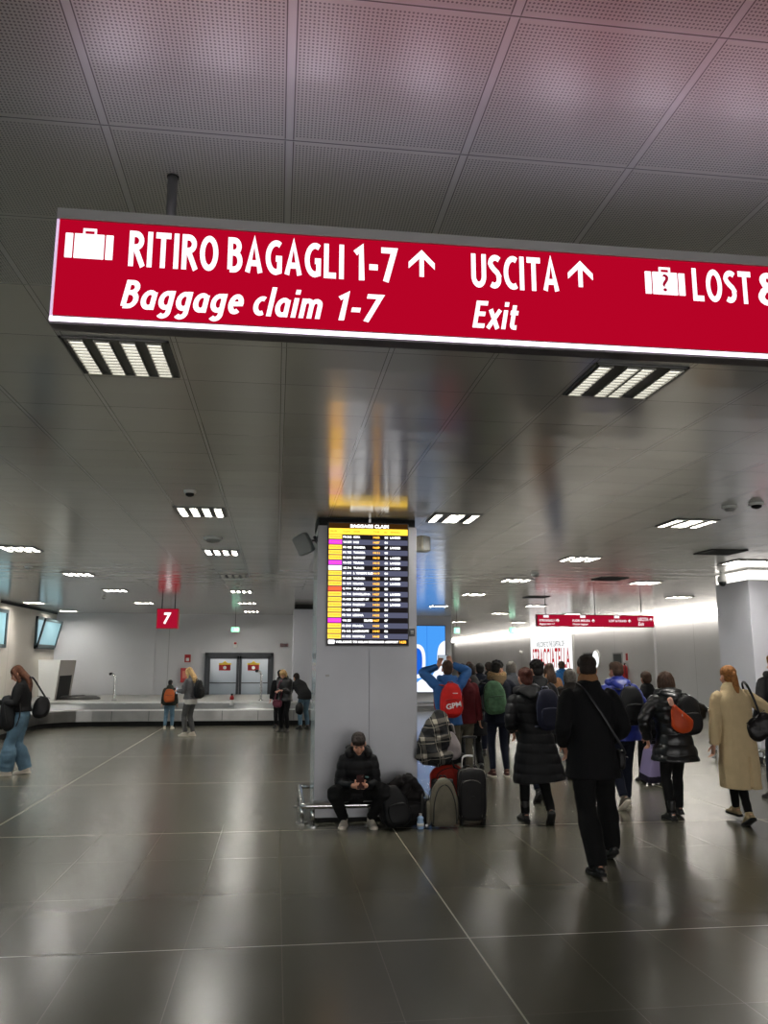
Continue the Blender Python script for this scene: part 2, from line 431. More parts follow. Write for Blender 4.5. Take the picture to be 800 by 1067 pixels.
def make_rig(Ht=1.75, pelvis=(0, 0, None), lean=(3, 0), head=(0, 0, 0), feet=(((-0.1, 0, 0), 0, 0), ((0.1, 0, 0), 0, 0)),
             hands=(None, None), poles=(None, None), wide=1.0, legpoles=(None, None), fingers=(None, None)):
    """facing +y; side 0 is -x, side 1 is +x. feet: ((x, y, raise), toe-out degrees, heel-lift degrees)"""
    r = Rig(); s = Ht/1.75; r.s = s; r.wide = wide
    r.feet = feet
    ank = []
    for i, (fp, out, lift) in enumerate(feet):
        a = V((fp[0], fp[1], fp[2])); a = V((a.x, a.y, a.z + 0.085*s + 0.15*s*math.sin(rad(lift))*0.75)); ank.append(a)
    pz = pelvis[2] if pelvis[2] is not None else 0.925*s
    P = V((pelvis[0], pelvis[1], pz)); r.P = P
    lf, ls = rad(lean[0]), rad(lean[1])
    u = V((math.sin(ls), math.sin(lf), math.cos(lf)*math.cos(ls))).normalized(); r.u = u
    R = V((1, 0, 0)); R = (R-u*R.dot(u)).normalized(); r.R = R; F = u.cross(R); r.F = F
    r.neck = P+u*0.52*s; r.chest = P+u*0.36*s
    hw = 0.175*s*wide
    r.sh = [P+u*0.475*s-R*hw, P+u*0.475*s+R*hw]
    r.hip = [P-R*0.085*s, P+R*0.085*s]
    r.leg = []
    for i in (0, 1):
        pole = legpoles[i] or (0, 1, 0)
        k, a = ik(r.hip[i], ank[i], 0.435*s, 0.425*s, pole); r.leg.append((r.hip[i], k, a))
    r.arm = []
    for i in (0, 1):
        sg = -1 if i == 0 else 1
        t = V(hands[i]) if hands[i] is not None else r.sh[i]+V((sg*0.09, 0.03, -0.53))*s
        pole = poles[i] or (sg*0.35, -1, 0)
        e, wv = ik(r.sh[i], t, 0.285*s, 0.255*s, pole); r.arm.append((r.sh[i], e, wv))
    yw, pt, rl = (rad(x) for x in head)
    M = Matrix.Rotation(-yw, 4, 'Z') @ Matrix.Rotation(pt, 4, 'X') @ Matrix.Rotation(rl, 4, 'Y')
    # pitch: positive looks up
    base = r.neck + u*0.035*s
    hc = base + (M.to_3x3() @ V((0, 0.012, 0.125)))*s + V((0, 0.01, 0))*s
    r.H = Matrix.Translation(hc) @ M @ Matrix.Scale(s*0.97, 4); r.fingers = fingers
    return r
def torso_rings(r, prof, inflate=0.0):
    pts, rs = [], []
    for (t, a, b, oy) in prof:
        pts.append(r.P+r.u*t*r.s+r.F*oy*r.s if t >= 0 else r.P+V((0, oy*r.s, t*r.s)))
        rs.append((a*r.s*(r.wide if t > 0.2 else 1)+inflate, b*r.s+inflate))
    return pts, rs
def hand(bm, s, wr, fo, sg, curl=0.5, side=None, pinch=False):
    """palm, four fingers of unequal length and a thumb; fo = direction of the forearm, side = towards the thumb"""
    d = fo.normalized(); side = V(side) if side is not None else V((0, 1, 0))
    side = side-d*side.dot(d)
    if side.length < 1e-3: side = V((1, 0, 0))-d*d.x
    side.normalize(); nrm = d.cross(side)*sg     # palm side
    tube(bm, [wr-d*0.03*s, wr+d*0.02*s, wr+d*0.085*s], [(0.026*s, 0.020*s), (0.032*s, 0.017*s), (0.040*s, 0.014*s)], side=side, seg=12)
    lens = (0.070, 0.078, 0.074, 0.058)
    for k in range(4):
        o = wr+d*0.085*s+side*(0.030-0.020*k)*s
        L = lens[k]*s; a = curl*(0.9+0.12*k); pts = [o-d*0.02*s, o]; ang = a*0.5; q = o
        for seg_ in (0.42, 0.32, 0.26):
            q = q+(d*math.cos(ang)+nrm*math.sin(ang))*L*seg_; pts.append(q); ang += a*0.8
        tube(bm, pts, [0.0095*s, 0.0095*s, 0.009*s, 0.0085*s, 0.0075*s], side=side, seg=8, sub=2)
    o = wr+d*0.02*s+side*0.022*s
    a = curl
    p1 = o+(d*0.55+side*0.75+nrm*0.25*a).normalized()*0.035*s; p2 = p1+(d*0.8+side*0.35+nrm*0.6*a).normalized()*0.030*s; p3 = p2+(d*0.85+side*0.0+nrm*0.8*a).normalized()*0.024*s
    tube(bm, [o, p1, p2, p3], [0.013*s, 0.0115*s, 0.010*s, 0.008*s], side=side, seg=8, sub=2)
def body(r, parent, voxel=0.011, skin=SKIN, curls=(0.6, 0.6), sides=(None, None), face=True):
    s = r.s; bm = bmesh.new()
    pts, rs = torso_rings(r, [(0.0, .10, .07, 0), (.05, .14, .09, 0), (.14, .125, .085, 0), (.30, .145, .10, .005), (.41, .14, .085, 0), (.455, .11, .065, -.005), (.50, .06, .055, 0)])
    tube(bm, pts, rs, side=r.R, seg=18)
    hc = r.H.translation
    tube(bm, [r.neck-r.u*0.06*s, r.neck, hc-V((0, 0.012*s, 0.03*s))], [0.062*s, 0.054*s, 0.052*s], seg=14)
    H = r.H
    ell(bm, (0, -0.012, 0.03), (0.076, 0.095, 0.088), H, 20)
    ell(bm, (0, 0.028, -0.035), (0.060, 0.066, 0.080), H)
    ell(bm, (0, 0.060, -0.092), (0.030, 0.030, 0.024), H, 12)
    for sx in (-1, 1):
        ell(bm, (sx*0.078, -0.005, -0.012), (0.011, 0.022, 0.034), H, 12)
        if face:
            ell(bm, (sx*0.040, 0.058, -0.035), (0.024, 0.030, 0.026), H, 12)
            ell(bm, (sx*0.030, 0.079, 0.020), (0.026, 0.012, 0.009), H, 10)
    if face:
        tube(bm, [H @ V((0, 0.082, 0.012)), H @ V((0, 0.100, -0.022)), H @ V((0, 0.106, -0.036))], [0.009*s, 0.012*s, 0.015*s], seg=10)
        ell(bm, (0, 0.088, -0.061), (0.024, 0.010, 0.0055), H, 10); ell(bm, (0, 0.086, -0.071), (0.020, 0.010, 0.006), H, 10)
    for i in (0, 1):
        sg = -1 if i == 0 else 1
        a, b, c = r.arm[i]
        tube(bm, [a-r.R*sg*0.05*s-r.u*.03*s, a-r.u*.02*s, a.lerp(b, .5), b, b.lerp(c, .35), c], [0.040*s, 0.040*s, 0.038*s, 0.033*s, 0.034*s, 0.025*s], seg=12)
        d = (c-b).normalized() if r.fingers[i] is None else V(r.fingers[i]).normalized()
        hand(bm, s, c, d, sg, curls[i], sides[i])
        h, k, an = r.leg[i]
        tube(bm, [h+V((0, 0, 0.02*s)), h.lerp(k, .4), k, k.lerp(an, .3), an], [0.072*s, 0.062*s, 0.042*s, 0.042*s, 0.028*s], seg=12)
        fp, out, lift = r.feet[i]; M = foot_matrix(r, i)
        tube(bm, [M @ V((0, -0.03, -0.03))*1, M @ V((0, 0.06, -0.05)), M @ V((0, 0.15, -0.065))], [0.03*s, (0.036*s, 0.022*s), (0.034*s, 0.012*s)], seg=10)
    return organic('body', bm, skin, parent, voxel, 3)
def foot_matrix(r, i):
    fp, out, lift = r.feet[i]; an = r.leg[i][2]; sg = -1 if i == 0 else 1
    M = Matrix.Translation(an) @ Matrix.Rotation(-sg*rad(out), 4, 'Z') @ Matrix.Rotation(-rad(lift), 4, 'X') @ Matrix.Scale(r.s, 4)
    return M
def shoes(r, parent, up, sole, boots=0.0, voxel=0.009):
    for i in (0, 1):
        M = foot_matrix(r, i); s = r.s; bm = bmesh.new()
        tube(bm, [M @ V((0, -0.050, -0.048)), M @ V((0, 0.02, -0.040)), M @ V((0, 0.10, -0.050)), M @ V((0, 0.17, -0.058))],
             [(0.036*s, 0.030*s), (0.040*s, 0.038*s), (0.044*s, 0.027*s), (0.036*s, 0.019*s)], side=(1, 0, 0), seg=14)
        tube(bm, [M @ V((0, 0.0, -0.02)), M @ V((0, -0.006, 0.02+boots))], [0.044*s, 0.044*s+boots*0.03], seg=12, cap='flat', sub=1)
        tube(bm, [M @ V((0, 0.03, 0.0)), M @ V((0, 0.09, -0.03))], [0.028*s, 0.03*s], seg=10)
        sh = organic('boot' if boots > 0.03 else 'shoe', bm, up, parent, voxel, 2)
        bm = bmesh.new()
        out = []
        for (y, hw) in ((-0.088, 0.018), (-0.075, 0.034), (-0.03, 0.040), (0.04, 0.038), (0.11, 0.048), (0.16, 0.044), (0.188, 0.026), (0.196, 0.010)):
            out.append((y, hw))
        pl = [V((hw, y, -0.085)) for y, hw in out]+[V((-hw, y, -0.085)) for y, hw in reversed(out)]
        vs = poly(bm, [M @ q for q in pl], (M.to_3x3() @ V((0, 0, 0.024))))
        obj('sole', bm, sole, sh, True)
def trousers(r, parent, m, w=1.0, low=-.09, hem=0.02, flare=1.0, voxel=0.012, hemz=None, amp=0.006):
    s = r.s; bm = bmesh.new()
    pts, rs = torso_rings(r, [(low, .10, .10, 0), (low+.07, .155, .122, -.005), (.06, .15, .115, 0), (.13, .138, .10, 0)], 0.006)
    tube(bm, pts, rs, side=r.R, seg=18)
    for i in (0, 1):
        h, k, an = r.leg[i]; sg = -1 if i == 0 else 1
        e = an+(k-an).normalized()*(hem*s)
        tube(bm, [h+V((0, 0, 0.0)), h.lerp(k, .35), k, k.lerp(e, .4), e], [0.092*s*w**.5, 0.088*s*w, 0.068*s*w, 0.064*s*w*flare, 0.052*s*w*flare], seg=14, cap=('round', 'flat'))
    return organic('trousers', bm, m, parent, voxel, 2, wrinkle(amp, 8))
DEF_TOP = [(.14, .158, .125, 0), (.30, .172, .135, .005), (.40, .180, .122, 0), (.455, .160, .105, -.005), (.495, .115, .088, -.008), (.525, .078, .076, -.008)]
def top(r, parent, m, hem=-0.10, hw=0.19, hd=0.15, infl=0.012, sleeve=1.0, name='jacket', voxel=0.012, post=None, cuff=0.0, waist=None, collar=0.0, mid=None, hemy=0.0, sway=(0, 0)):
    s = r.s; bm = bmesh.new()
    prof = []
    if hem < -0.2: prof += [(hem, hw, hd, hemy), (hem*0.5, (hw+0.18)/2+0.005, (hd+0.135)/2, hemy*.4)]
    else: prof += [(hem, hw, hd, 0)]
    if hem < -0.05: prof += [(0.0, .172 if mid is None else mid, .135, 0)]
    prof += DEF_TOP
    if waist: prof = [(t, (a*waist if abs(t-.14) < .01 else a), b, o) for t, a, b, o in prof]
    pts, rs = torso_rings(r, prof, infl)
    if hem < -0.2: pts[0] += V((sway[0], sway[1], 0)); pts[1] += V((sway[0], sway[1], 0))*.35
    tube(bm, pts, rs, side=r.R, seg=22, cap=('flat', 'round'), p=2.3)
    if collar: tube(bm, [r.neck-r.u*.03*s, r.neck+r.u*collar*s], [(0.085*s, 0.085*s), (0.076*s, 0.08*s)], side=r.R, seg=16, cap=('round', 'flat'), sub=1)
    for i in (0, 1):
        sg = -1 if i == 0 else 1
        a, b, c = r.arm[i]
        e = b.lerp(c, 1-cuff)
        q = sleeve
        tube(bm, [a-r.R*sg*0.07*s-r.u*.02*s, a-r.u*.022*s-r.R*sg*.006*s, a.lerp(b, .5), b, b.lerp(e, .5), e], [0.056*s*q, 0.064*s*q, 0.064*s*q, 0.057*s*q, 0.053*s*q, 0.043*s*q], seg=14, cap=('round', 'flat'))
    return organic(name, bm, m, parent, voxel, 2, post or wrinkle(0.006))
def hood(r, parent, m, fur=None, size=1.0, voxel=0.011, post=None):
    s = r.s; bm = bmesh.new(); n = r.neck
    pts = []
    for k in range(9):
        a = math.pi*(k/8); pts.append(n+r.R*math.cos(a)*0.105*s-r.F*(math.sin(a)*0.09-0.035)*s+r.u*(0.035-0.03*math.sin(a))*s)
    tube(bm, pts, [(0.035*s*size+0.02*math.sin(math.pi*k/8))*1.0 for k in range(9)], seg=12, sub=2)
    tube(bm, [n-r.F*0.09*s+r.u*0.03*s, n-r.F*0.125*s*size-r.u*0.06*s], [(0.10*s*size, 0.045*s), (0.055*s, 0.035*s)], side=r.R, seg=14)
    h = organic('hood', bm, m, parent, voxel, 3, post)
    if fur:
        bm = bmesh.new()
        tube(bm, [p-r.F*0.02*s+r.u*0.045*s for p in pts], 0.034*s*size, seg=12, sub=2)
        organic('fur_trim', bm, fur, h, 0.008, 0, lambda c: 0.012*noise.noise(c*60))
    return h
def scarf(r, parent, m, name='collar'):
    s = r.s; bm = bmesh.new()
    tube(bm, [r.neck+r.u*.012*s, r.neck+r.u*.068*s], [(0.098*s, 0.098*s), (0.088*s, 0.090*s)], side=r.R, seg=16, sub=1)
    return organic(name, bm, m, parent, 0.01, 2)
def hair(r, parent, m, style='short', voxel=0.008, extra=None):
    H = r.H; bm = bmesh.new(); s = r.s
    if style == 'crop':        # short sides, fuller on top
        ell(bm, (0, -0.012, 0.050), (0.083, 0.100, 0.078), H, 20)
        ell(bm, (0, -0.045, 0.0), (0.074, 0.068, 0.075), H, 16)
        ell(bm, (0, 0.035, 0.078), (0.066, 0.058, 0.045), H, 16)
    else:
        ell(bm, (0, -0.016, 0.044), (0.087, 0.104, 0.086), H, 20)
        ell(bm, (0, -0.046, -0.005), (0.080, 0.070, 0.082), H, 16)
    if style == 'curly':
        for k in range(26):
            a = random.uniform(0, 6.28); e = random.uniform(0.1, 1.4)
            ell(bm, (0.083*math.cos(a)*math.cos(e), -0.02+0.095*math.sin(a)*math.cos(e), 0.045+0.085*math.sin(e)), (0.026, 0.026, 0.024), H, 8)
    if style == 'bun':
        ell(bm, (0.0, -0.115, 0.055), (0.045, 0.042, 0.045), H, 14); ell(bm, (0, -0.075, -0.05), (0.06, 0.045, 0.05), H, 12)
    if style == 'bob':
        tube(bm, [H @ V((0, -0.05, 0.03)), H @ V((0, -0.062, -0.06)), H @ V((0, -0.055, -0.135))], [(0.088*s, 0.07*s), (0.094*s, 0.062*s), (0.080*s, 0.045*s)], side=H.to_3x3() @ V((1, 0, 0)))
        for sx in (-1, 1): tube(bm, [H @ V((sx*0.07, 0.0, 0.05)), H @ V((sx*0.082, 0.005, -0.05)), H @ V((sx*0.07, 0.0, -0.12))], [0.03*s, 0.03*s, 0.022*s])
    if style == 'pony':
        ell(bm, (0, -0.105, 0.03), (0.028, 0.028, 0.028), H, 12)
        o = H @ V((0, -0.125, 0.01))
        tube(bm, [H @ V((0, -0.105, 0.03)), o, o+V((0.004, -0.005, -0.12))*s, o+V((0.012, 0.0, -0.25))*s, o+V((0.02, 0.01, -0.34))*s], [0.022*s, 0.030*s, 0.036*s, 0.028*s, 0.010*s])
    if style == 'long':
        b0 = r.neck-r.F*0.10*s
        tube(bm, [H @ V((0, -0.04, 0.06)), H @ V((0, -0.070, -0.04)), b0+r.u*0.02*s, b0-r.u*0.12*s-r.F*.015*s, b0-r.u*0.24*s-r.F*.01*s], [(0.08*s, 0.07*s), (0.088*s, 0.062*s), (0.10*s, 0.05*s), (0.10*s, 0.035*s), (0.05*s, 0.018*s)], side=H.to_3x3() @ V((1, 0, 0)))
        for sx in (-1, 1): tube(bm, [H @ V((sx*0.06, 0.02, 0.07)), H @ V((sx*0.088, 0.02, -0.03)), H @ V((sx*0.086, 0.01, -0.13)), r.neck+r.R*sx*.09*s+r.F*.03*s-r.u*.06*s], [0.032*s, 0.03*s, 0.03*s, 0.015*s])
    if style == 'beanie':
        ell(bm, (0, -0.014, 0.06), (0.092, 0.108, 0.085), H, 20)
    if extra: extra(bm, H, s)
    return organic({'beanie': 'beanie'}.get(style, 'hair'), bm, m, parent, voxel, 2, strands(0.004 if style != 'beanie' else 0.002))
def eyes(r, parent, m, closed=False):
    bm = bmesh.new()
    for sx in (-1, 1):
        ell(bm, (sx*0.031, 0.0815, 0.002), (0.0125, 0.009, 0.003 if closed else 0.006), r.H, 10)
    obj('eyes', bm, m, parent, True)
    bm = bmesh.new()
    for sx in (-1, 1):
        tube(bm, [r.H @ V((sx*0.014, 0.0935, 0.018)), r.H @ V((sx*0.032, 0.091, 0.024)), r.H @ V((sx*0.050, 0.077, 0.018))], 0.0032, seg=6)
    obj('eyebrows', bm, m, parent, True)
def lips(r, parent):
    bm = bmesh.new(); ell(bm, (0, 0.0935, -0.066), (0.022, 0.0075, 0.0065), r.H, 12)
    obj('lips', bm, mat('lips', rgb(170, 100, 90), 0.4), parent, True)

HAIR = {k: mat('hair_'+k, rgb(*c), 0.65, spec=0.3, bump=0.4, scale=120, var=0.35, vscale=40) for k, c in dict(
    black=(22, 19, 18), dark=(40, 30, 25), brown=(66, 46, 34), red=(74, 34, 24), blonde=(196, 160, 110), honey=(150, 98, 50), grey=(110, 104, 98), chest=(88, 52, 34)).items()}
def cloth(name, c, rough=0.85, bump=0.3, scale=140, var=0.12, spec=0.25, **k): return mat(name, rgb(*c), rough, bump=bump, scale=scale, var=var, spec=spec, **k)
NYL = dict(rough=0.6, bump=0.25, scale=30, spec=0.3)
BLK = cloth('black_wool', (17, 17, 19)); BLKN = cloth('black_nylon', (20, 20, 23), **NYL); NAVY = cloth('navy_cloth', (24, 28, 42))
DENIM = cloth('blue_denim', (90, 116, 134), var=0.3, vscale=5); DKDEN = cloth('dark_denim', (26, 30, 44))
SHOEB = mat('black_shoe_leather', rgb(20, 19, 19), 0.35, spec=0.5); SOLEB = mat('black_rubber', rgb(16, 16, 16), 0.7)
SHOEW = mat('white_shoe_leather', rgb(205, 195, 180), 0.5, bump=0.1); SOLEW = mat('white_rubber', rgb(215, 205, 190), 0.6)
DARKEYE = mat('dark_eye', (0.01, 0.008, 0.006), 0.3)
METAL = mat('chrome', rgb(200, 200, 200), 0.18, metal=1.0)
DKMETAL = mat('dark_metal', rgb(50, 50, 52), 0.35, metal=0.8)

# ------------------------------------------------------------------ bags
def zip_tube(bm, pts, r=0.004): tube(bm, pts, r, seg=6, sub=3)
def backpack(name, label, M0, w, d, h, m, m2=None, parentless=True, straps=True, cat='backpack', trim=None, top_narrow=0.75, e=3.2, pocket=True, group=None, seed=1.0, logo=None):
    """origin at the middle of the back panel, -y is outwards (away from the wearer), +y towards the back"""
    t = thing(name, label, cat, group=group); t.matrix_world = M0
    m2 = m2 or m; trim = trim or SOLEB
    def shp(q):
        k = 1-(1-top_narrow)*max(0, (q.z+1)/2)**2
        return V((q.x*k, q.y*(1-0.25*max(0, q.z)), q.z))
    bm = bmesh.new(); soft(bm, (0, -d/2, 0), (w/2, d/2, h/2), e, fn=shp, cuts=9, wob=0.012, seed=seed)
    obj('bag_body', bm, m, t, True)
    if pocket:
        bm = bmesh.new(); soft(bm, (0, -d*0.98, -h*0.18), (w*0.38, d*0.16, h*0.24), 3.5, cuts=7, wob=0.006, seed=seed+3)
        pk = obj('front_pocket', bm, m2, t, True)
        bm = bmesh.new(); zip_tube(bm, [(-w*.30, -d*1.12, h*.02), (0, -d*1.16, h*.035), (w*.30, -d*1.12, h*.02)]); obj('zipper', bm, trim, pk, True)
    bm = bmesh.new()
    zip_tube(bm, [(-w*.49, -d*.55, -h*.25), (-w*.47, -d*.62, h*.12), (-w*.30, -d*.62, h*.40), (0, -d*.60, h*.475), (w*.30, -d*.62, h*.40), (w*.47, -d*.62, h*.12), (w*.49, -d*.55, -h*.25)], 0.0045)
    obj('main_zipper', bm, trim, t, True)
    bm = bmesh.new(); tube(bm, [(-0.035, -0.03, h*.45), (-0.03, -0.03, h*.45+.04), (0.03, -0.03, h*.45+.04), (0.035, -0.03, h*.45)], 0.008, seg=8); obj('top_handle', bm, trim, t, True)
    if straps:
        for sx in (-1, 1):
            bm = bmesh.new()
            tube(bm, straps(sx) if callable(straps) else [(sx*w*.28, 0.0, h*.42), (sx*w*.36, 0.10, h*.44), (sx*w*.42, 0.25, h*.30), (sx*w*.46, 0.27, h*.05), (sx*w*.5, 0.16, -h*.25), (sx*w*.42, 0.0, -h*.40)], [(0.028, 0.008)]*6, side=(1, 0, 0), seg=10)
            obj('strap', bm, trim, t, True)
    if logo: logo(t, w, d, h)
    return t
def bag_on_back(r, root, dz=0.30, dy=0.14, dx=0.0, tilt=0):
    """world matrix of a pack lying on the wearer's back"""
    c = r.P+r.u*dz*r.s-r.F*dy*r.s+r.R*dx*r.s
    M = Matrix.Translation(c) @ Matrix((r.R, r.F, r.u)).transposed().to_4x4() @ Matrix.Rotation(rad(tilt), 4, 'Y')
    W = Matrix.Translation(root.location) @ Matrix.Rotation(root.rotation_euler.z, 4, 'Z')
    return W @ M
def tote(name, label, M0, w, d, h, m, cat='bag', strap=None, e=3.0, seed=2.0, slouch=0.2, strapm=None):
    t = thing(name, label, cat); t.matrix_world = M0
    def shp(q): return V((q.x*(1-slouch*max(0, q.z)), q.y*(1-0.5*max(0, q.z)), q.z))
    bm = bmesh.new(); soft(bm, (0, 0, 0), (w/2, d/2, h/2), e, fn=shp, cuts=8, wob=0.018, seed=seed); obj('bag_body', bm, m, t, True)
    if strap:
        bm = bmesh.new(); tube(bm, strap, [(0.014, 0.006)]*len(strap), side=(1, 0, 0), seg=8); obj('strap', bm, strapm or m, t, True)
    bm = bmesh.new(); zip_tube(bm, [(-w*.38, -d*.10, h*.46), (0, -d*.12, h*.49), (w*.38, -d*.10, h*.46)]); obj('zipper', bm, DKMETAL, t, True)
    return t
# ------------------------------------------------------------------ the hall
ZC = 3.34; XL = -7.65; XR = 14.35; YB = 30.0; YF = 70.0; YN = -14.0
def struct(name, bm, m, parent=None):
    o = obj(name, bm, m, parent)
    if parent is None: o['kind'] = 'structure'
    return o
WALL = wall_mat('wall_paint_cool', rgb(200, 200, 203), 5.2, 1.42, 0)
WALLW = wall_mat('wall_paint_warm', rgb(206, 200, 190), 5.0, 25.0, 1)
WALLR = wall_mat('wall_panels_right', rgb(200, 200, 202), 6.8, 20.2, 1, rough=0.4)
struct('floor', bx(XL-.3, XR+.3, YN-.3, YF+.3, -0.15, 0), floor_mat())
CEIL = struct('ceiling', bx(XL-.3, XR+.3, YN-.3, YF+.3, ZC, ZC+0.15), ceiling_mat())
struct('wall_left', bx(XL-.2, XL, YN, YB, 0, ZC), WALLW)
struct('wall_back', bx(XL-.2, 6.42, YB, YB+.3, 0, ZC), WALL)
struct('wall_passage', bx(6.22, 6.42, YB+.3, YF, 0, ZC), WALL)
struct('wall_right', bx(XR, XR+.2, YN, YF, 0, ZC), WALLR)
struct('wall_far', bx(6.22, XR, YF, YF+.2, 0, ZC), WALL)
struct('wall_near', bx(XL-.2, XR+.2, YN-.2, YN, 0, ZC), WALL)
# pilaster where the right wall's panels change, and the shallow seam pilaster of the back wall
struct('trim_1', bx(XR-.10, XR, 29.9, 30.5, 0, 3.1), WALLR)
struct('trim_2', bx(XL, -5.0 + .75, YB-.05, YB, 0, ZC), WALL)
struct('baseboard_right', bx(XR-.015, XR, YN, 29.9, 0, .1), mat('skirting', rgb(120, 120, 120), .4, metal=.5))
struct('baseboard_back', bx(-4.25, 6.42, YB-.015, YB, 0, .1), MATS['skirting'])
DKGAP = mat('dark_recess', rgb(18, 17, 17), 0.8)
struct('trim_3', bx(XL, XL+.05, 24.0, 29.9, ZC-.06, ZC-.001), DKGAP)
LAMPM = emis('lamp_tube', (1.0, 0.97, 0.90), LAMP)
LAMPM2 = emis('lamp_tube_far', (1.0, 0.97, 0.90), LAMP)
STRIPM = emis('cove_light', (1.0, 0.93, 0.84), 13.0)
WHITE = mat('white_enamel', rgb(225, 225, 222), 0.35)
ALU = mat('brushed_aluminium', rgb(175, 176, 178), 0.3, metal=0.9)
GREYP = mat('grey_plastic', rgb(150, 150, 148), 0.5)

# light strip along the top of the right wall
t = thing('cove_light', 'long bright light strip running along the top of the right wall', 'light', (XR-.30, 45, 3.14))
obj('strip', bx(0.02, 0.07, -23.0, 21, 0.03, 0.17), STRIPM, t)
obj('housing', bx(0.07, 0.29, -23.0, 21, 0.10, 0.196), WHITE, t)

# recessed ceiling fixtures: four louvred lamps, or (right bays) two singles and a double
def louvre_light(x, y, kind, label, group='recessed ceiling light fixtures', lit=True, sz=0.272):
    t = thing('ceiling_light', label, 'ceiling light', (x, y, ZC), 0, group)
    bm = bmesh.new()
    a = sz
    for (x0, x1, y0, y1) in ((-a, a, -a, -a+.012), (-a, a, a-.012, a), (-a, -a+.012, -a, a), (a-.012, a, -a, a)):
        box(bm, x0, x1, y0, y1, -0.012, -0.002)
    box(bm, -a, a, -a, a, -0.004, -0.001)
    obj('frame', bm, mat('fixture_grey', rgb(105, 105, 104), 0.4, metal=0.4), t)
    slots = [(-.235, -.155), (-.105, -.025), (.025, .105), (.155, .235)] if kind == 'L' else [(-.25, -.165), (-.085, -.003), (.003, .085), (.165, .25)]
    near = y < 10
    for (x0, x1) in slots:
        bm = bmesh.new()
        n = 11 if near else 5
        L = 2*a-.05
        for k in range(n):
            y0 = -a+.025+L*k/n; box(bm, x0+.006, x1-.006, y0+.007, y0+L/n-.007, -0.009, -0.006, 0)
        tb = obj('lamp', bm, ((emis('lamp_tube_near', (1.0, .98, .9), 2.4) if (2 < y < 6) else LAMPM) if near else LAMPM2) if lit else DKGAP, t)
        bm = bmesh.new()
        for k in range(n+1):
            y0 = -a+.025+L*k/n; box(bm, x0, x1, y0-.0055, y0+.0055, -0.020, -0.005)
        box(bm, x0, x0+.005, -a+.02, a-.02, -.018, -.005); box(bm, x1-.005, x1, -a+.02, a-.02, -.018, -.005)
        obj('louvre', bm, mat('louvre_metal', rgb(170, 168, 160), .3, metal=.6), tb)
    return t
cols = {-1: (-0.865, 'L'), -2: (-3.80, 'L'), -3: (-6.95, 'L'), 1: (1.98, 'R'), 2: (4.80, 'R'), 3: (7.62, 'R'), 4: (10.2, 'R')}
COLN = {-1: 'the middle left row', -2: 'the second row from the left wall', -3: 'the row beside the left wall', 1: 'the row over the column', 2: 'the row right of the column', 3: 'the row over the walking crowd', 4: 'the rightmost row'}
fx = [(-1, 4.36), (1, 4.36), (-1, 9.06), (1, 9.06), (2, 9.02), (-1, 12.52), (-2, 12.55), (2, 12.52), (3, 12.52), (-2, 16.2), (2, 16.1), (3, 16.2), (-2, 19.9), (-1, 19.75), (2, 19.7), (4, 19.8),
      (-3, 24.6), (-2, 24.2), (-1, 23.8), (-3, 28.6), (-1, 27.9), (3, 27.6),
      (-3, 12.5), (4, 12.5), (-1, 16.12), (2, 24.2), (3, 23.6), (4, 27.6), (3, 34), (4, 34), (3, 42), (4, 50)]
ORD = {}
for (c, y) in fx:
    x, kd = cols[c]; ORD[c] = ORD.get(c, 0)+1
    if (c, y) in ((-3, 12.5), (4, 12.5)): pass
    near = sorted(v[1] for v in fx if v[0] == c).index(y)
    word = ('nearest', 'second', 'third', 'fourth', 'fifth', 'sixth', 'seventh', 'eighth')[near]
    lab = 'recessed louvred ceiling light, %s %s of %s' % (word, 'one' if near == 0 else 'away', COLN[c])
    lit = (c, y) != (-1, 16.12)
    if not lit: lab = 'unlit dark recessed ceiling fixture, fourth away in the middle left row'
    louvre_light(x, y, kd, lab, lit=lit)
for (x, y) in ((-0.865, 0.0), (1.98, 0.0), (4.8, 0.0), (-3.8, 0.0), (-3.8, 4.4), (-6.95, 4.4), (4.8, 4.4), (7.62, 4.4), (10.2, 4.4), (1.98, -5), (-3.8, -5), (7.62, -5), (-6.95, 8.5), (10.2, 8.5)):
    pass

# vents, smoke detectors, speakers in the ceiling
def vent(p, wx, wy, label):
    t = thing('ceiling_vent', label, 'vent', (p[0], p[1], ZC), 0, 'dark ceiling vents')
    bm = bmesh.new(); box(bm, -wx, wx, -wy, wy, -.006, -.001); obj('backing', bm, DKGAP, t)
    bm = bmesh.new()
    for k in range(12):
        y = -wy+2*wy*(k+.5)/12; box(bm, -wx, wx, y-.004, y+.004, -.016, -.005)
    box(bm, -wx, -wx+.02, -wy, wy, -.018, -.004); box(bm, wx-.02, wx, -wy, wy, -.018, -.004)
    obj('grille', bm, mat('vent_grey', rgb(70, 70, 70), .5, metal=.4), t)
vent((6.58, 11.42), .28, .28, 'dark square ceiling vent above the cream-coated woman, nearest of the vents')
vent((6.57, 15.56), .28, .28, 'dark ceiling vent second away, left of the dome camera')
vent((6.60, 20.4), .28, .28, 'small dark ceiling vent farthest away above the far red sign')
def lathe(bm, c, prof, seg=20, M=None):
    rings = []
    for (r_, z) in prof:
        rings.append([bm.verts.new((M or Matrix.Identity(4)) @ (V(c)+V((r_*math.cos(2*math.pi*k/seg), r_*math.sin(2*math.pi*k/seg), z)))) for k in range(seg)])
    for i in range(len(rings)-1):
        for k in range(seg): bm.faces.new((rings[i][k], rings[i][(k+1) % seg], rings[i+1][(k+1) % seg], rings[i+1][k]))
    bm.faces.new(rings[0]); bm.faces.new(rings[-1][::-1])
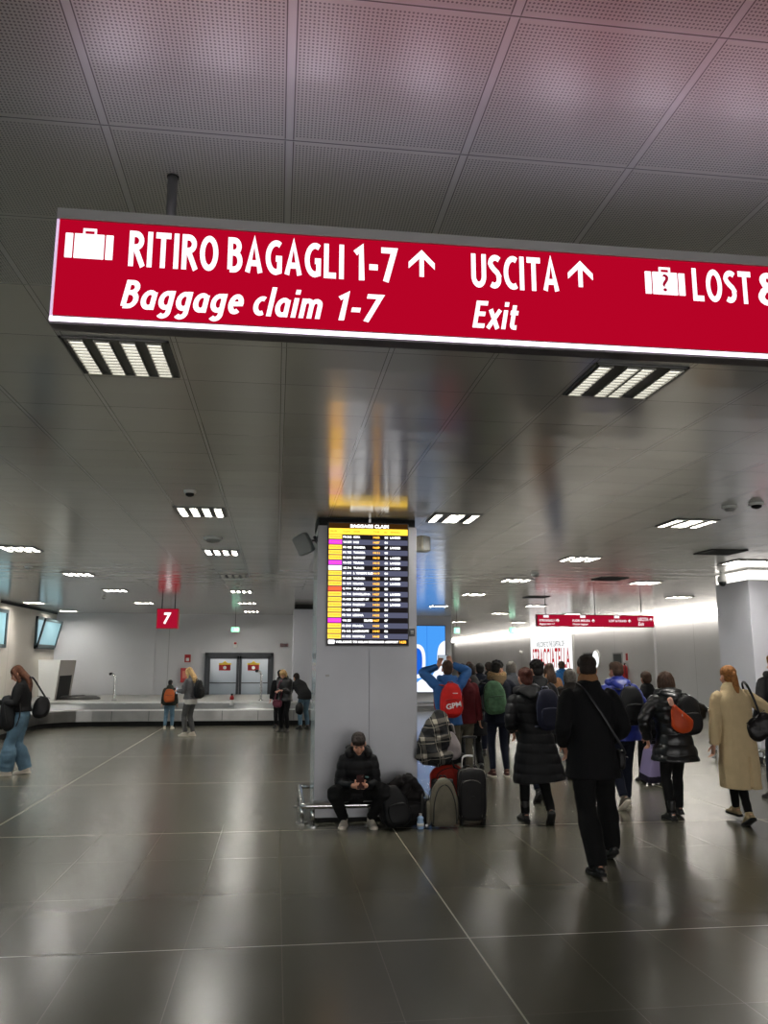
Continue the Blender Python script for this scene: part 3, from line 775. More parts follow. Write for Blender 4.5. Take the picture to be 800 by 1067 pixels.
def detector(p, r_, label, two=False, name='smoke_detector', cat='detector'):
    t = thing(name, label, cat, (p[0], p[1], ZC))
    bm = bmesh.new(); lathe(bm, (0, 0, 0), [(r_, -.001), (r_, -.018), (r_*.85, -.03)]); obj('base', bm, WHITE, t, True)
    bm = bmesh.new(); lathe(bm, (0, 0, 0), [(r_*.7, -.03), (r_*.65, -.05), (r_*.3, -.062)]); obj('sensor', bm, GREYP if not two else SOLEB, t, True)
detector((-0.87, 7.93), .06, 'small white sensor with dark centre in the near ceiling above light row', True)
detector((-0.88, 11.04), .13, 'flat white round disc detector on the ceiling left of the column')
detector((-4.36, 15.0), .07, 'small round white detector on the ceiling near left edge')
detector((-4.5, 22.1), .06, 'tiny round detector on the far left ceiling')
detector((-0.88, 18.2), .06, 'tiny round detector on the ceiling before the door wall')
detector((4.82, 14.9), .08, 'round white detector on the ceiling right of the column')
detector((4.90, 7.75), .075, 'right one of two white sensors on the near right ceiling', True)
detector((4.72, 7.95), .075, 'left one of two white sensors on the near right ceiling')
t = thing('dome_camera', 'white dome camera hanging from the right ceiling', 'security camera', (8.19, 14.2, ZC))
bm = bmesh.new(); lathe(bm, (0, 0, 0), [(.05, -.001), (.05, -.05), (.09, -.07), (.10, -.14), (.09, -.17)]); obj('housing', bm, WHITE, t, True)
bm = bmesh.new(); lathe(bm, (0, 0, 0), [(.085, -.17), (.075, -.21), (.04, -.245), (.01, -.252)]); obj('dome', bm, mat('smoked_dome', rgb(40, 42, 45), .1), t, True)

# ------------------------------------------------------------------ big red hanging sign
RED = emis('sign_red_lit', rgb(190, 4, 40), 0.82); SWH = emis('sign_white_lit', (1.0, 0.93, 1.0), 1.35); SEDGE = emis('sign_edge_light', (0.93, 0.80, 1.0), 2.4)
SREDT = emis('sign_red_glyph', rgb(170, 20, 50), 0.8)
Y0 = 2.30; x0 = -0.668; x1 = 4.2; zt = 3.005; zb = 2.672
sg = thing('hanging_sign', 'large red lit sign reading RITIRO BAGAGLI, Baggage claim, USCITA and Exit', 'sign', (0, Y0, 0))
DY = .052
sg_case = obj('case', bx(x0, x1, 0.006, DY, zb, zt, 0.003), mat('sign_case', rgb(120, 118, 118), .35, metal=.7), sg)
# light leaking out of the slot along the top of the case, brighter over its lamps
obj('top_slot_light', bx(x0+.02, x1, .006, .022, zt+.004, zt+.010), emis('slot_light', (.85, .70, 1.0), SLOT), sg)
for xq in [onY(px_, 150, 2.3).x for px_ in (112, 235, 330, 445, 590, 690, 785)]: obj('top_slot_lamp', bx(xq-.07, xq+.07, .004, .024, zt+.010, zt+.016), emis('slot_lamp', (.88, .78, 1.0), SLOT*3), sg)
obj('top_lip', bx(x0, x1, .026, .034, zt+.004, zt+.028), ALU, sg)
bm = bmesh.new()
# face panel with a faint joint between its two lengths
xj = onY(628, 320, Y0).x
for (a, b) in ((x0+.008, xj-.001), (xj+.001, x1-.006)): box(bm, a, b, 0, 0.006, zb+.022, zt-.016)
obj('face_panel', bm, RED, sg)
obj('light_strip', bx(x0, x1, -0.002, 0.006, zb+.003, zb+.015), SEDGE, sg)
obj('edge_strip', bx(x0, x0+.007, -0.001, 0.006, zb+.018, zt-.016), mat('edge_acrylic', rgb(220, 190, 225), .3, emit=(0.9, .7, 1), es=.5), sg)
obj('top_rail', bx(x0, x1, -0.003, DY+.003, zt-.014, zt+.004), ALU, sg)
obj('front_lip', bx(x0, x1, -0.003, .0015, zt+.004, zt+.019), ALU, sg)
obj('bottom_rail', bx(x0, x1, 0.0, DY+.003, zb-.006, zb+.001), mat('sign_underside', rgb(120, 114, 120), .45, metal=.5), sg)
def rect(px0, py0, px1, py1, Y, ref=None):
    a = onY(px0, py0, Y); b = onY(px1, py1, Y); return a, b
def glyphs(bm, body, pa, pb, Y, **k):     # pa = pixel of the lower left corner, pb = upper right
    a = onY(pa[0], pa[1], Y); b = onY(pb[0], pb[1], Y)
    fit_text(bm, body, a.x, b.x, a.z, b.z, -0.003, **k)
def level(bm, body, xa, xb, zlo, zhi, Y, **k): fit_text(bm, body, onY(xa, 300, Y).x, onY(xb, 300, Y).x, zlo, zhi, -0.003, **k)
def zz(x, y): return onY(x, y, Y0).z
SB = dict(offset=0.022)
def Xp(x): return onY(x, 300, Y0).x
zl = zz(132, 277.5); zh = zz(132, 240.5)
for wrd, xa, xb in (('RITIRO', 132, 226), ('BAGAGLI', 236, 358), ('1-7', 369, 412), ('USCITA', 491, 582), ('LOST', 721, 782), ('&', 789, 815), ('FOUND', 826, 915)):
    obj('italian_lettering', stroke_text(wrd, Xp(xa), Xp(xb), zl, zh), SWH, sg)
zl = zz(126, 321.5); zh = zz(126, 291.5)
for wrd, xa, xb in (('Baggage', 126, 256), ('claim', 263, 338), ('1-7', 348, 397), ('Exit', 491, 540)):
    obj('english_lettering', stroke_text(wrd, Xp(xa), Xp(xb), zl, zh, shear=.22, th=.082), SWH, sg)
def arrow(bm, cx, cz, h, Y=-.003, th=.011):
    d = V((0, -.002, 0))
    poly(bm, [(cx-th/2, Y, cz-h/2), (cx+th/2, Y, cz-h/2), (cx+th/2, Y, cz+h*.38), (cx-th/2, Y, cz+h*.38)], d)
    for s_ in (-1, 1):
        tip = V((cx, Y, cz+h/2)); e = V((cx+s_*h*.46, Y, cz+h*.02)); n = V((s_*th*.75, 0, th*.75))
        poly(bm, [tip+V((0, 0, .0)), e, e-V((0, 0, th*1.5)), tip-V((0, 0, th*1.6))], d)
for (x, y) in ((439, 275), (604, 286)):
    bm = bmesh.new(); q = onY(x, y, Y0); arrow(bm, q.x, q.z, .088, th=.0135)
    obj('arrow', bm, SWH, sg)
def suitcase_icon(x0p, x1p, y0p, y1p, Y, q=False):
    a = onY(x0p, y0p, Y); b = onY(x1p, y0p, Y); lo = onY(x0p, y1p, Y).z; hi = a.z
    xa, xb = a.x, b.x; W = xb-xa; h = hi-lo
    bm = bmesh.new()
    box(bm, xa+W*.19, xb-W*.19, -.005, -.001, lo, hi, bev=.001)
    box(bm, xa, xa+W*.155, -.005, -.001, lo, hi, bev=.0015); box(bm, xb-W*.155, xb, -.005, -.001, lo, hi, bev=.0015)
    for u in (.36, .60): box(bm, xa+W*u, xa+W*(u+.04), -.005, -.001, hi, hi+h*.2)
    box(bm, xa+W*.36, xa+W*.64, -.005, -.001, hi+h*.14, hi+h*.22)
    o = obj('suitcase_symbol', bm, SWH, sg)
    if q:
        bm = bmesh.new(); fit_text(bm, '?', xa+W*.42, xa+W*.58, lo+h*.12, hi-h*.1, -.0062, offset=.01); obj('question_mark', bm, SREDT, o)
suitcase_icon(69, 119, 243, 268.5, Y0)
suitcase_icon(671, 712, 283, 306, Y0, True)
for i, xq in enumerate((-0.39, 2.3)):
    bm = bmesh.new(); tube(bm, [(xq, .30, ZC-.001), (xq, .30, 2.86)], .017, cap='flat', sub=1, seg=18)
    obj('hanging_pole', bm, ALU, sg, True)
    bm = bmesh.new(); lathe(bm, (xq, .30, ZC), [(.02, -.0005), (.02, -.006)], 18); obj('pole_flange', bm, DKGAP, sg)
    obj('bracket', bx(xq-.02, xq+.02, DY-.002, .315, 2.86, 2.885), DKMETAL, sg)

# far red sign over the exit route
Y1 = 22.0
a = onY(559, 640, Y1); b = onY(681, 641, Y1); lo = a.z-.34
fs = thing('hanging_sign', 'distant long red sign with suitcase symbols above the crowd', 'sign', (0, Y1, 0))
RED2 = emis('far_sign_red', rgb(175, 20, 50), 0.8); SWH2 = emis('far_sign_white', (1, .95, 1), 1.0)
obj('case', bx(a.x, b.x, .0, .12, lo, a.z), mat('far_sign_case', rgb(120, 30, 40), .5), fs)
obj('face_panel', bx(a.x+.02, b.x-.02, -.006, -.0005, lo+.02, a.z-.02), RED2, fs)
bm = bmesh.new(); W = b.x-a.x
def fy(y): return -.008
def ft(s, u0, u1, v0, v1, sh=0): fit_text(bm, s, a.x+W*u0, a.x+W*u1, lo+.34*v0, lo+.34*v1, -.009, shear=sh, offset=.02)
ft('RITIRO BAGAGLI 1-7', .02, .165, .42, .60); ft('Baggage claim 1-7', .02, .15, .12, .30, .2)
ft('FUORI MISURA', .30, .45, .42, .60); ft('Outsize baggage', .30, .43, .12, .30, .2); ft('LOST & FOUND', .61, .76, .42, .60)
ft('USCITA', .86, .95, .52, .80); ft('Exit', .86, .91, .14, .42, .2)
for u in (.055, .365, .655):
    box(bm, a.x+W*u, a.x+W*(u+.045), -.010, -.007, lo+.25, lo+.32)
for u, v in ((.175, .46), (.475, .46), (.785, .46), (.972, .6)): arrow(bm, a.x+W*u, lo+.34*v+.02, .09, -.009, .018)
obj('lettering', bm, SWH2, fs)
for u in (.08, .5, .9):
    bm = bmesh.new(); tube(bm, [(a.x+W*u, .06, ZC-.001), (a.x+W*u, .06, a.z)], .012, cap='flat', sub=1, seg=8); obj('hanging_rod', bm, DKMETAL, fs)

# belt number 7
a = onY(163.5, 634, 22.5); b = onY(185, 655, 22.5); W = b.x-a.x; H7 = a.z-b.z; dz7 = 0
s7 = thing('belt_number_sign', 'red square sign with white number 7 hanging above the carousel', 'sign', (a.x, 22.5, b.z))
obj('case', bx(0, W, 0, .28, 0, H7, .006), mat('red_sign_case', rgb(150, 12, 30), .4, emit=rgb(170, 10, 30), es=.25), s7)
obj('face_panel', bx(.02, W-.02, -.006, .002, .02, H7-.02), RED2, s7)
bm = bmesh.new(); fit_text(bm, '7', W*.33, W*.68, H7*.22, H7*.80, -.009, offset=.03, shear=.1); obj('number', bm, emis('seven_white', (1, 1, 1), 1.3), s7)
for u in (.2, .8):
    bm = bmesh.new(); tube(bm, [(W*u, .14, ZC-b.z-.001), (W*u, .14, H7)], .014, cap='flat', sub=1, seg=8); obj('hanging_rod', bm, DKMETAL, s7)

# exit signs
GRN = emis('exit_green', (.35, 1.0, .62), 1.6); GRNW = emis('exit_white', (.9, 1.0, .95), 1.6)
def exit_sign(px, py, Y, w_, h_, label):
    p = onY(px, py, Y)
    t = thing('exit_sign', label, 'exit sign', (p.x, Y, p.z))
    obj('case', bx(-w_/2-.01, w_/2+.01, .004, .06, -h_/2-.01, h_/2+.01), WHITE, t)
    obj('green_panel', bx(-w_/2, w_/2, -.002, .004, -h_/2, h_/2), GRN, t)
    bm = bmesh.new()
    # running figure, door and arrow
    box(bm, w_*.22, w_*.40, -.005, -.001, -h_*.36, h_*.36)
    lathe(bm, (0, 0, 0), [(h_*.09, 0), (h_*.09, .003)], 10, Matrix.Translation((-w_*.02, -.002, h_*.25)) @ Matrix.Rotation(math.pi/2, 4, 'X'))
    for q in ([(-.10, .10), (.06, .14), (.08, -.05), (-.06, -.06)], [(-.05, -.05), (.03, -.05), (-.14, -.36), (-.2, -.32)], [(.0, -.05), (.08, -.05), (.16, -.34), (.09, -.36)]):
        poly(bm, [(x*w_, -.001, z*h_) for x, z in q], (0, -.004, 0))
    obj('running_figure', bm, GRNW, t)
    bm = bmesh.new(); tube(bm, [(0, .03, h_/2+.01), (0, .03, ZC-p.z-.001)], .008, cap='flat', sub=1, seg=8); obj('hanging_rod', bm, DKMETAL, t)
    return t
exit_sign(245, 656, 29.6, .28, .16, 'green lit exit sign above the double doors')
exit_sign(476, 657, 29.0, .20, .20, 'green exit sign hanging right of the blue advertisement')
exit_sign(534, 657, 33.0, .26, .24, 'green exit sign hanging left of the far red sign')

# ------------------------------------------------------------------ left wall windows
WFR = mat('window_frame_grey', rgb(70, 86, 90), .4); WGL = mat('window_glass_lit', rgb(120, 150, 160), .1, emit=rgb(150, 195, 205), es=.55)
def wall_window(n, y0, y1, z0, z1, tilt=0.0, es=None):
    fr = obj('window_%d' % n, (lambda bm: (box(bm, XL, XL+.06, y0, y1, z0, z0+.10), box(bm, XL, XL+.06, y0, y1, z1-.10, z1), box(bm, XL, XL+.06, y0, y0+.10, z0, z1), box(bm, XL, XL+.06, y1-.10, y1, z0, z1), bm)[-1])(bmesh.new()), WFR)
    fr['kind'] = 'structure'
    if tilt:
        obj('outer_pane', bx(XL+.004, XL+.012, y0+.1, y1-.1, z0+.1, z1-.1), emis('outer_daylight', rgb(170, 205, 215), .9), fr)
        M = Matrix.Translation((XL+.05, 0, z0+.06)) @ Matrix.Rotation(tilt, 4, 'Y')
        h = z1-z0-.1
        bm = bmesh.new()
        for q in ((0, .05, y0+.05, y1-.05, 0, .09), (0, .05, y0+.05, y1-.05, h-.09, h), (0, .05, y0+.05, y0+.14, 0, h), (0, .05, y1-.14, y1-.05, 0, h)): box(bm, *q)
        bm.transform(M); sa = obj('window_sash', bm, WFR, fr)
        bm = bx(.02, .03, y0+.13, y1-.13, .08, h-.08); bm.transform(M); obj('pane', bm, WGL, sa)
    else:
        obj('pane', bx(XL+.01, XL+.02, y0+.09, y1-.09, z0+.09, z1-.09), WGL if es is None else emis('daylight_pane', rgb(165, 215, 235), es), fr)
wall_window(1, 22.6, 24.6, 2.05, 3.12)
wall_window(2, 27.5, 29.75, 2.07, 3.10, tilt=.22)
for i, y in enumerate((17.2, 12.6, 8.0, 3.4)): wall_window(3+i, y, y+2.2, 2.05, 3.1, es=2.5)
# window-shaped fill panes added unseen behind the photographer to brighten the ceiling
for i in range(5):
    xa = -7+i*4.2
    f = obj('window_%d' % (7+i), (lambda bm: (box(bm, xa, xa+3.6, YN, YN+.08, .6, .7), box(bm, xa, xa+3.6, YN, YN+.08, 3.0, 3.1), box(bm, xa, xa+.08, YN, YN+.08, .6, 3.1), box(bm, xa+3.52, xa+3.6, YN, YN+.08, .6, 3.1), bm)[-1])(bmesh.new()), WFR)  # frame around an added fill pane, no known window
    f['kind'] = 'structure'
    obj('pane', bx(xa+.08, xa+3.52, YN+.01, YN+.03, .7, 3.0), emis('rear_fill_glow', rgb(230, 228, 226), REAR_FILL), f)  # emissive fill out of view, added for its light

# ------------------------------------------------------------------ back wall: doors, cabinets
a = onY(214, 680, YB); b = onY(283.5, 737, YB)
DX0, DX1, DZ = a.x, b.x, a.z
FRM = mat('door_frame_dark', rgb(42, 46, 52), .4); GLS = mat('door_glass', rgb(150, 162, 172), .12, spec=.8)
d = obj('door_1', (lambda bm: (box(bm, DX0, DX0+.10, YB-.10, YB, 0, DZ), box(bm, DX1-.10, DX1, YB-.10, YB, 0, DZ), box(bm, DX0, DX1, YB-.10, YB, DZ-.12, DZ), bm)[-1])(bmesh.new()), FRM)
d['kind'] = 'structure'
xm = (DX0+DX1)/2
for (u, v_) in ((DX0+.10, xm-.005), (xm+.005, DX1-.10)):
    bm = bmesh.new()
    box(bm, u, u+.09, YB-.08, YB-.02, 0, DZ-.12); box(bm, v_-.09, v_, YB-.08, YB-.02, 0, DZ-.12); box(bm, u, v_, YB-.08, YB-.02, 0, .15); box(bm, u, v_, YB-.08, YB-.02, DZ-.22, DZ-.12)
    lf = obj('door_leaf', bm, FRM, d)
    obj('glass_pane', bx(u+.09, v_-.09, YB-.055, YB-.045, .15, DZ-.22), GLS, lf)
    bm = bmesh.new(); tube(bm, [(u+.09, YB-.12, .93), (v_-.09, YB-.12, .93)], .018, seg=8, sub=1); obj('push_bar', bm, FRM, lf)
    cx_ = (u+v_)/2 + (.05 if u < xm-.3 else -.05)
    bm = bmesh.new(); box(bm, cx_-.20, cx_+.20, YB-.062, YB-.056, 1.36, 1.56); st = obj('warning_sticker', bm, mat('sticker_red', rgb(165, 25, 30), .5), lf)
    bm = bmesh.new(); box(bm, cx_-.22, cx_+.22, YB-.064, YB-.0625, 1.56, 1.62)
    poly(bm, [(cx_-.10, YB-.064, 1.62), (cx_+.10, YB-.064, 1.62), (cx_, YB-.064, 1.70)], (0, .002, 0)); obj('yellow_band', bm, mat('sticker_yellow', rgb(215, 180, 50), .5), st)
    bm = bmesh.new(); lathe(bm, (0, 0, 0), [(.06, 0), (.06, .002)], 16, Matrix.Translation((cx_, YB-.0625, 1.46)) @ Matrix.Rotation(math.pi/2, 4, 'X')); obj('white_disc', bm, WHITE, st)
def wallbox(name, px, Y, depth, m, label, cat, bev=.01):
    a = onY(px[0], px[1], Y); b = onY(px[2], px[3], Y)
    t = thing(name, label, cat, ((a.x+b.x)/2, Y, b.z)); W = b.x-a.x; h = a.z-b.z
    obj('case', bx(-W/2, W/2, -depth, 0, 0, h, bev), m, t); return t, W, h
t, W, h = wallbox('fire_hose_cabinet', (189, 696, 198, 711), YB, .2, mat('fire_red', rgb(170, 30, 32), .45), 'red fire hose cabinet on the wall left of the double doors', 'fire cabinet')
obj('window_pane', bx(-W*.3, W*.3, -.205, -.201, h*.3, h*.8), mat('cabinet_pane', rgb(200, 110, 90), .2), t)
t, W, h = wallbox('fire_sign', (192.5, 682, 198.5, 690), YB, .02, mat('fire_red', (0, 0, 0)), 'small red and white fire notice above the red cabinet', 'notice', .002)
obj('symbol', bx(-W*.25, W*.25, -.024, -.0205, h*.15, h*.55), WHITE, t)
t, W, h = wallbox('warning_lamp', (292, 670.5, 300, 674), YB, .08, mat('dark_red', rgb(90, 25, 25), .4), 'dark red lamp box high on wall right of doors', 'warning lamp', .005)
obj('lens', bx(-W*.35, W*.35, -.085, -.081, h*.2, h*.8), mat('lens_dark', rgb(60, 12, 14), .2), t)
t, W, h = wallbox('wall_siren', (243, 669, 247.5, 675), YB, .12, WHITE, 'small white wall siren between exit sign and doors', 'siren', .02)
obj('red_lens', bx(-W*.3, W*.3, -.14, -.12, h*.6, h*.95, .005), mat('fire_red', (0, 0, 0)), t)
t, W, h = wallbox('fire_sign', (292.5, 697, 297.5, 702), YB, .02, WHITE, 'tiny red fire notice right of the double doors', 'notice', .002)
obj('symbol', bx(-W*.35, W*.35, -.024, -.0205, h*.15, h*.85), mat('fire_red', (0, 0, 0)), t)

# second pillar at the end of the carousel
PC = mat('pillar_panel', rgb(200, 200, 208), .35)
PX0 = onY(305, 690, 24.2).x
pl = thing('pillar', 'pale square pillar with dark top rising behind the carousel', 'pillar', (PX0, 24.2, 0))
obj('shaft', bx(0, 1.15, 0, 1.0, .12, ZC-.14, .01), PC, pl); obj('plinth', bx(.04, 1.11, .04, .96, 0, .12), DKGAP, pl); obj('shadow_gap', bx(.03, 1.12, .03, .97, ZC-.14, ZC-.001), DKGAP, pl)

# ------------------------------------------------------------------ blue advertisement on the back wall
BLU = emis('ad_blue', rgb(70, 150, 235), 1.05); BLU2 = emis('ad_deep_blue', rgb(30, 100, 215), .95); ADW = emis('ad_white', rgb(235, 242, 255), 1.1); ADP = emis('ad_pale', rgb(205, 215, 240), 1.0)
AX0, AX1, AZ0, AZ1 = 3.9, onY(463, 680, YB).x, onY(450, 721, YB).z, onY(450, 652.5, YB).z
ad = thing('advertising_lightbox', 'tall blue lit advertisement with white rounded window shapes beside the column', 'advertisement', (AX0, YB, AZ0))
AW, AH = AX1-AX0, AZ1-AZ0
obj('case', bx(-.03, AW+.03, -.12, 0, -.03, AH+.03), mat('ad_case', rgb(60, 62, 66), .4), ad)
obj('picture', bx(0, AW, -.125, -.1205, 0, AH), BLU, ad)
def rr(cx_, cz_, hw_, hh_, Y, n=36, e=2.8, clip=(0, 1e9, 0, 1e9)):
    out = []
    for k in range(n):
        th = 2*math.pi*k/n; c_, s_ = math.cos(th), math.sin(th)
        x = cx_+hw_*math.copysign(abs(c_)**(2/e), c_); z = cz_+hh_*math.copysign(abs(s_)**(2/e), s_)
        out.append((min(max(x, clip[0]), clip[1]), Y, min(max(z, clip[2]), clip[3])))
    return out
bm = bmesh.new()
P_ = lambda px, py: onY(px, py, YB)-V((AX0, YB, AZ0))
wc = P_(432, 689); clip = (0.0, AW, 0.0, AH)
poly(bm, rr(wc.x, wc.z, .38, .62, -.127, clip=clip), (0, .001, 0))
wc2 = P_(467, 688); poly(bm, rr(wc2.x, wc2.z, .44, .72, -.127, clip=clip), (0, .001, 0))
pts = [(0, -.1265, 0)]+[(AW*k/12, -.1265, AH*(.25+.10*math.sin(k*.7)+.05*math.sin(k*1.9))) for k in range(13)]+[(AW, -.1265, 0)]
poly(bm, pts, (0, .001, 0)); obj('white_shapes', bm, ADW, ad)
bm = bmesh.new(); poly(bm, rr(wc.x, wc.z, .26, .48, -.1285, clip=clip), (0, .001, 0)); obj('window_view', bm, BLU2, ad)
bm = bmesh.new(); l_ = P_(444.3, 690); box(bm, l_.x-.006, l_.x+.006, -.1292, -.1286, AH*.3, AH); obj('seam_line', bm, BLU2, ad)
t = thing('bumper_rail', 'low chrome bumper rail along the wall below the blue advertisement', 'rail', (3.6, YB-.25, 0))
bm = bmesh.new(); tube(bm, [(0, 0, .22), (2.7, 0, .22)], .035, seg=10, sub=1); obj('tube', bm, METAL, t, True)
for u in (.1, 1.35, 2.6):
    bm = bmesh.new(); tube(bm, [(u, 0, 0), (u, 0, .2)], .025, cap='flat', sub=1, seg=8); obj('post', bm, METAL, t, True)

# ------------------------------------------------------------------ right wall: poster, doors, extinguisher
RT = Matrix.Rotation(-math.pi/2, 4, 'Z')     # local x runs along -y, local -y towards the hall (-x)
def on_right(Yc, z): return Matrix.Translation((XR, Yc, z)) @ RT
yA, yB_ = onX(554, 664, XR).y, onX(598, 664, XR).y; zA, zB_ = 3.02, 1.15
LW = yA-yB_; ps = thing('lit_poster', 'large white lit poster with red STRACCIATELLA lettering on the right wall', 'poster'); ps.matrix_world = on_right(yA, zB_)
obj('case', bx(0, LW, -.10, 0, 0, zA-zB_), WHITE, ps); obj('lit_face', bx(.05, LW-.05, -.106, -.1005, .05, zA-zB_-.05), emis('poster_white', (1, 1, 1), 1.0), ps)
bm = bmesh.new(); hh = zA-zB_
fit_text(bm, 'STRACCIATELLA', LW*.06, LW*.94, hh*.12, hh*.66, -.110, offset=.02, spacing=1.15); obj('red_lettering', bm, emis('poster_red', rgb(190, 30, 45), .8), ps)
bm = bmesh.new(); fit_text(bm, 'WELCOME TO THE CAPITAL OF', LW*.17, LW*.83, hh*.70, hh*.84, -.110); obj('grey_lettering', bm, emis('poster_grey', rgb(90, 110, 110), .5), ps)
for i, (pa, pb) in enumerate(((609, 618.5), (640, 648.5))):
    ya, yb = onX(pa, 690, XR).y, onX(pb, 690, XR).y; z1 = onX(pa, 681.5, XR).z
    dd = obj('door_%d' % (2+i), bx(XR-.03, XR, yb, ya, 0, z1), mat('dark_door', rgb(70, 74, 74), .5)); dd['kind'] = 'structure'
    obj('door_frame', (lambda bm: (box(bm, XR-.05, XR, yb-.06, yb, 0, z1+.06), box(bm, XR-.05, XR, ya, ya+.06, 0, z1+.06), box(bm, XR-.05, XR, yb, ya, z1, z1+.06), bm)[-1])(bmesh.new()), ALU, dd)
    bm = bmesh.new(); tube(bm, [(XR-.08, yb+.1, 1.0), (XR-.08, yb+.25, 1.0)], .015, seg=8, sub=1); obj('door_handle', bm, METAL, dd)
p = onX(622, 687, XR); t = thing('wall_disc', 'round glaring white disc on the right wall between two dark doors', 'clock', p)  # glowing white disc, not identified as any particular fixture
bm = bmesh.new(); lathe(bm, (0, 0, 0), [(.42, 0), (.42, .06), (.38, .07)], 24, Matrix.Rotation(-math.pi/2, 4, 'Y')); obj('case', bm, WHITE, t, True)
bm = bmesh.new(); lathe(bm, (0, 0, .071), [(.37, 0), (.37, .004)], 24, Matrix.Rotation(-math.pi/2, 4, 'Y')); obj('lit_disc', bm, emis('disc_glow', (.95, 1, 1), 1.2), t)
t = thing('fire_extinguisher', 'red fire extinguisher hanging on the right wall beyond the puffer-coated pair', 'fire extinguisher', (XR-.111, onX(653.5, 700, XR).y, .7))
bm = bmesh.new(); tube(bm, [(0, 0, .09), (0, 0, .75)], .11, seg=14, sub=1); obj('cylinder', bm, mat('fire_red', (0, 0, 0)), t, True)
bm = bmesh.new(); tube(bm, [(0, 0, .82), (0, 0, .92)], .03, seg=8, sub=1); box(bm, -.02, .02, -.12, .03, .9, .93); obj('valve_handle', bm, DKMETAL, t)
bm = bmesh.new(); tube(bm, [(0, -.05, .88), (-.03, -.16, .7), (-.02, -.15, .4)], .016, seg=8); obj('hose', bm, SOLEB, t, True)
t = thing('fire_sign', 'red fire extinguisher notice high on the right wall', 'notice', (XR, onX(653.5, 690, XR).y, 1.72))
obj('plate', bx(-.012, -.0005, -.13, .13, 0, .34), WHITE, t); obj('red_panel', bx(-.016, -.0125, -.11, .11, .02, .32), mat('sticker_red', (0, 0, 0)), t)
p = onX(544.6, 679, XR); t = thing('wall_camera', 'small white camera on the right wall left of the lit poster', 'security camera', p)
obj('mount', bx(-.12, -.001, -.05, .05, -.05, .05, .01), WHITE, t); bm = bmesh.new(); tube(bm, [(-.12, .1, 0), (-.2, -.35, -.08)], .085, seg=10, sub=1); obj('lens_barrel', bm, WHITE, t, True)
t = thing('bumper_rail', 'long low chrome rail along the foot of the right wall', 'rail', (XR-.3, 24.5, 0))
bm = bmesh.new(); tube(bm, [(0, -8, .22), (0, 8, .22)], .04, seg=10, sub=1); obj('tube', bm, METAL, t, True)
for u in (-7.5, -4, 0, 4, 7.5):
    bm = bmesh.new(); tube(bm, [(0, u, 0), (0, u, .2)], .03, cap='flat', sub=1, seg=8); obj('post', bm, METAL, t, True)

# near right pillar
RP = onY(782, 640, 13.4).x
pr = thing('pillar', 'white pillar at the right edge with bright light at its top', 'pillar', (RP, 13.4, 0))
obj('shaft', bx(0, 1.3, 0, 1.1, .12, ZC-.20, .01), PC, pr); obj('plinth', bx(.04, 1.26, .04, 1.06, 0, .12), DKGAP, pr)
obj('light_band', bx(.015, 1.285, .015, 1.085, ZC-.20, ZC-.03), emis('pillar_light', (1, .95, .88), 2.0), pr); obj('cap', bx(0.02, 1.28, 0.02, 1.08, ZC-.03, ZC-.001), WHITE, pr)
obj('pink_poster', bx(.27, .55, -.012, -.001, 1.74, 1.93), mat('pink_paper', rgb(215, 90, 130), .6), pr)
def bumper(x0, x1, y0, y1, z, label, r_=.032, posts=()):
    t = thing('bumper_rail', label, 'rail', ((x0+x1)/2, (y0+y1)/2, 0)); X, Yh = (x1-x0)/2, (y1-y0)/2; c_ = .05
    bm = bmesh.new()
    ring = []
    for (cx_, cy_, a0) in ((X-c_, Yh-c_, 0), (-X+c_, Yh-c_, 90), (-X+c_, -Yh+c_, 180), (X-c_, -Yh+c_, 270)):
        for k in range(4):
            a_ = rad(a0+30*k); ring.append(V((cx_+c_*math.cos(a_), cy_+c_*math.sin(a_), z)))
    ring.append(ring[0]); ring.append(ring[1])
    tube(bm, ring, r_, side=(0, 0, 1), seg=12, sub=1, cap='flat'); obj('tube', bm, METAL, t, True)
    for (u, v_) in ((-X, -Yh*.72), (-X, Yh*.7), (X, -Yh*.72), (X, Yh*.7), (-X*.85, -Yh), (X*.85, -Yh), (0, -Yh), (0, Yh)):
        bm = bmesh.new(); tube(bm, [(u, v_, .012), (u, v_, z)], r_*.75, cap='flat', sub=1, seg=10)
        po = obj('post', bm, METAL, t, True)
        bm = bmesh.new(); lathe(bm, (u, v_, 0), [(r_*2.2, 0), (r_*2.2, .012)], 16); obj('foot_flange', bm, METAL, po)
    return t
bumper(RP-.22, RP+1.52, 13.18, 14.72, .26, 'chrome bumper rail around the white pillar at right edge')

# ------------------------------------------------------------------ main column
KX0, KX1, KY0, KY1 = onY(329, 700, 9.28).x, onY(434.5, 750, 9.28).x, 9.28, 10.3
KZ0, KZ1 = .05, onY(380, 548.5, 9.28).z
PAN = mat('column_panel', rgb(142, 142, 146), .40, metal=.35, var=.05, vscale=2)
kc = thing('column', 'large grey metal-clad column carrying the arrivals board', 'column', (KX0, KY0, 0)); KW = KX1-KX0
bm = bmesh.new()
box(bm, 0, KW*.525-.001, 0, .02, .22, KZ1, bev=.002); box(bm, KW*.525+.001, KW, 0, .02, .22, KZ1, bev=.002); obj('front_panel', bm, PAN, kc)
obj('core', bx(.012, KW-.012, .02, KY1-KY0-.02, KZ0, KZ1), PAN, kc)
obj('side_panel', bx(0, .012, .02, KY1-KY0, KZ0, KZ1), mat('side_glass', rgb(170, 190, 198), .12, spec=.8), kc); obj('side_panel', bx(KW-.012, KW, .02, KY1-KY0, KZ0, KZ1), MATS['side_glass'], kc)
obj('base_panel', bx(0, KW, -.03, .0, KZ0, .205, .003), PAN, kc); obj('base_ledge', bx(-.004, KW+.004, -.045, 0, .205, .222, .003), ALU, kc)
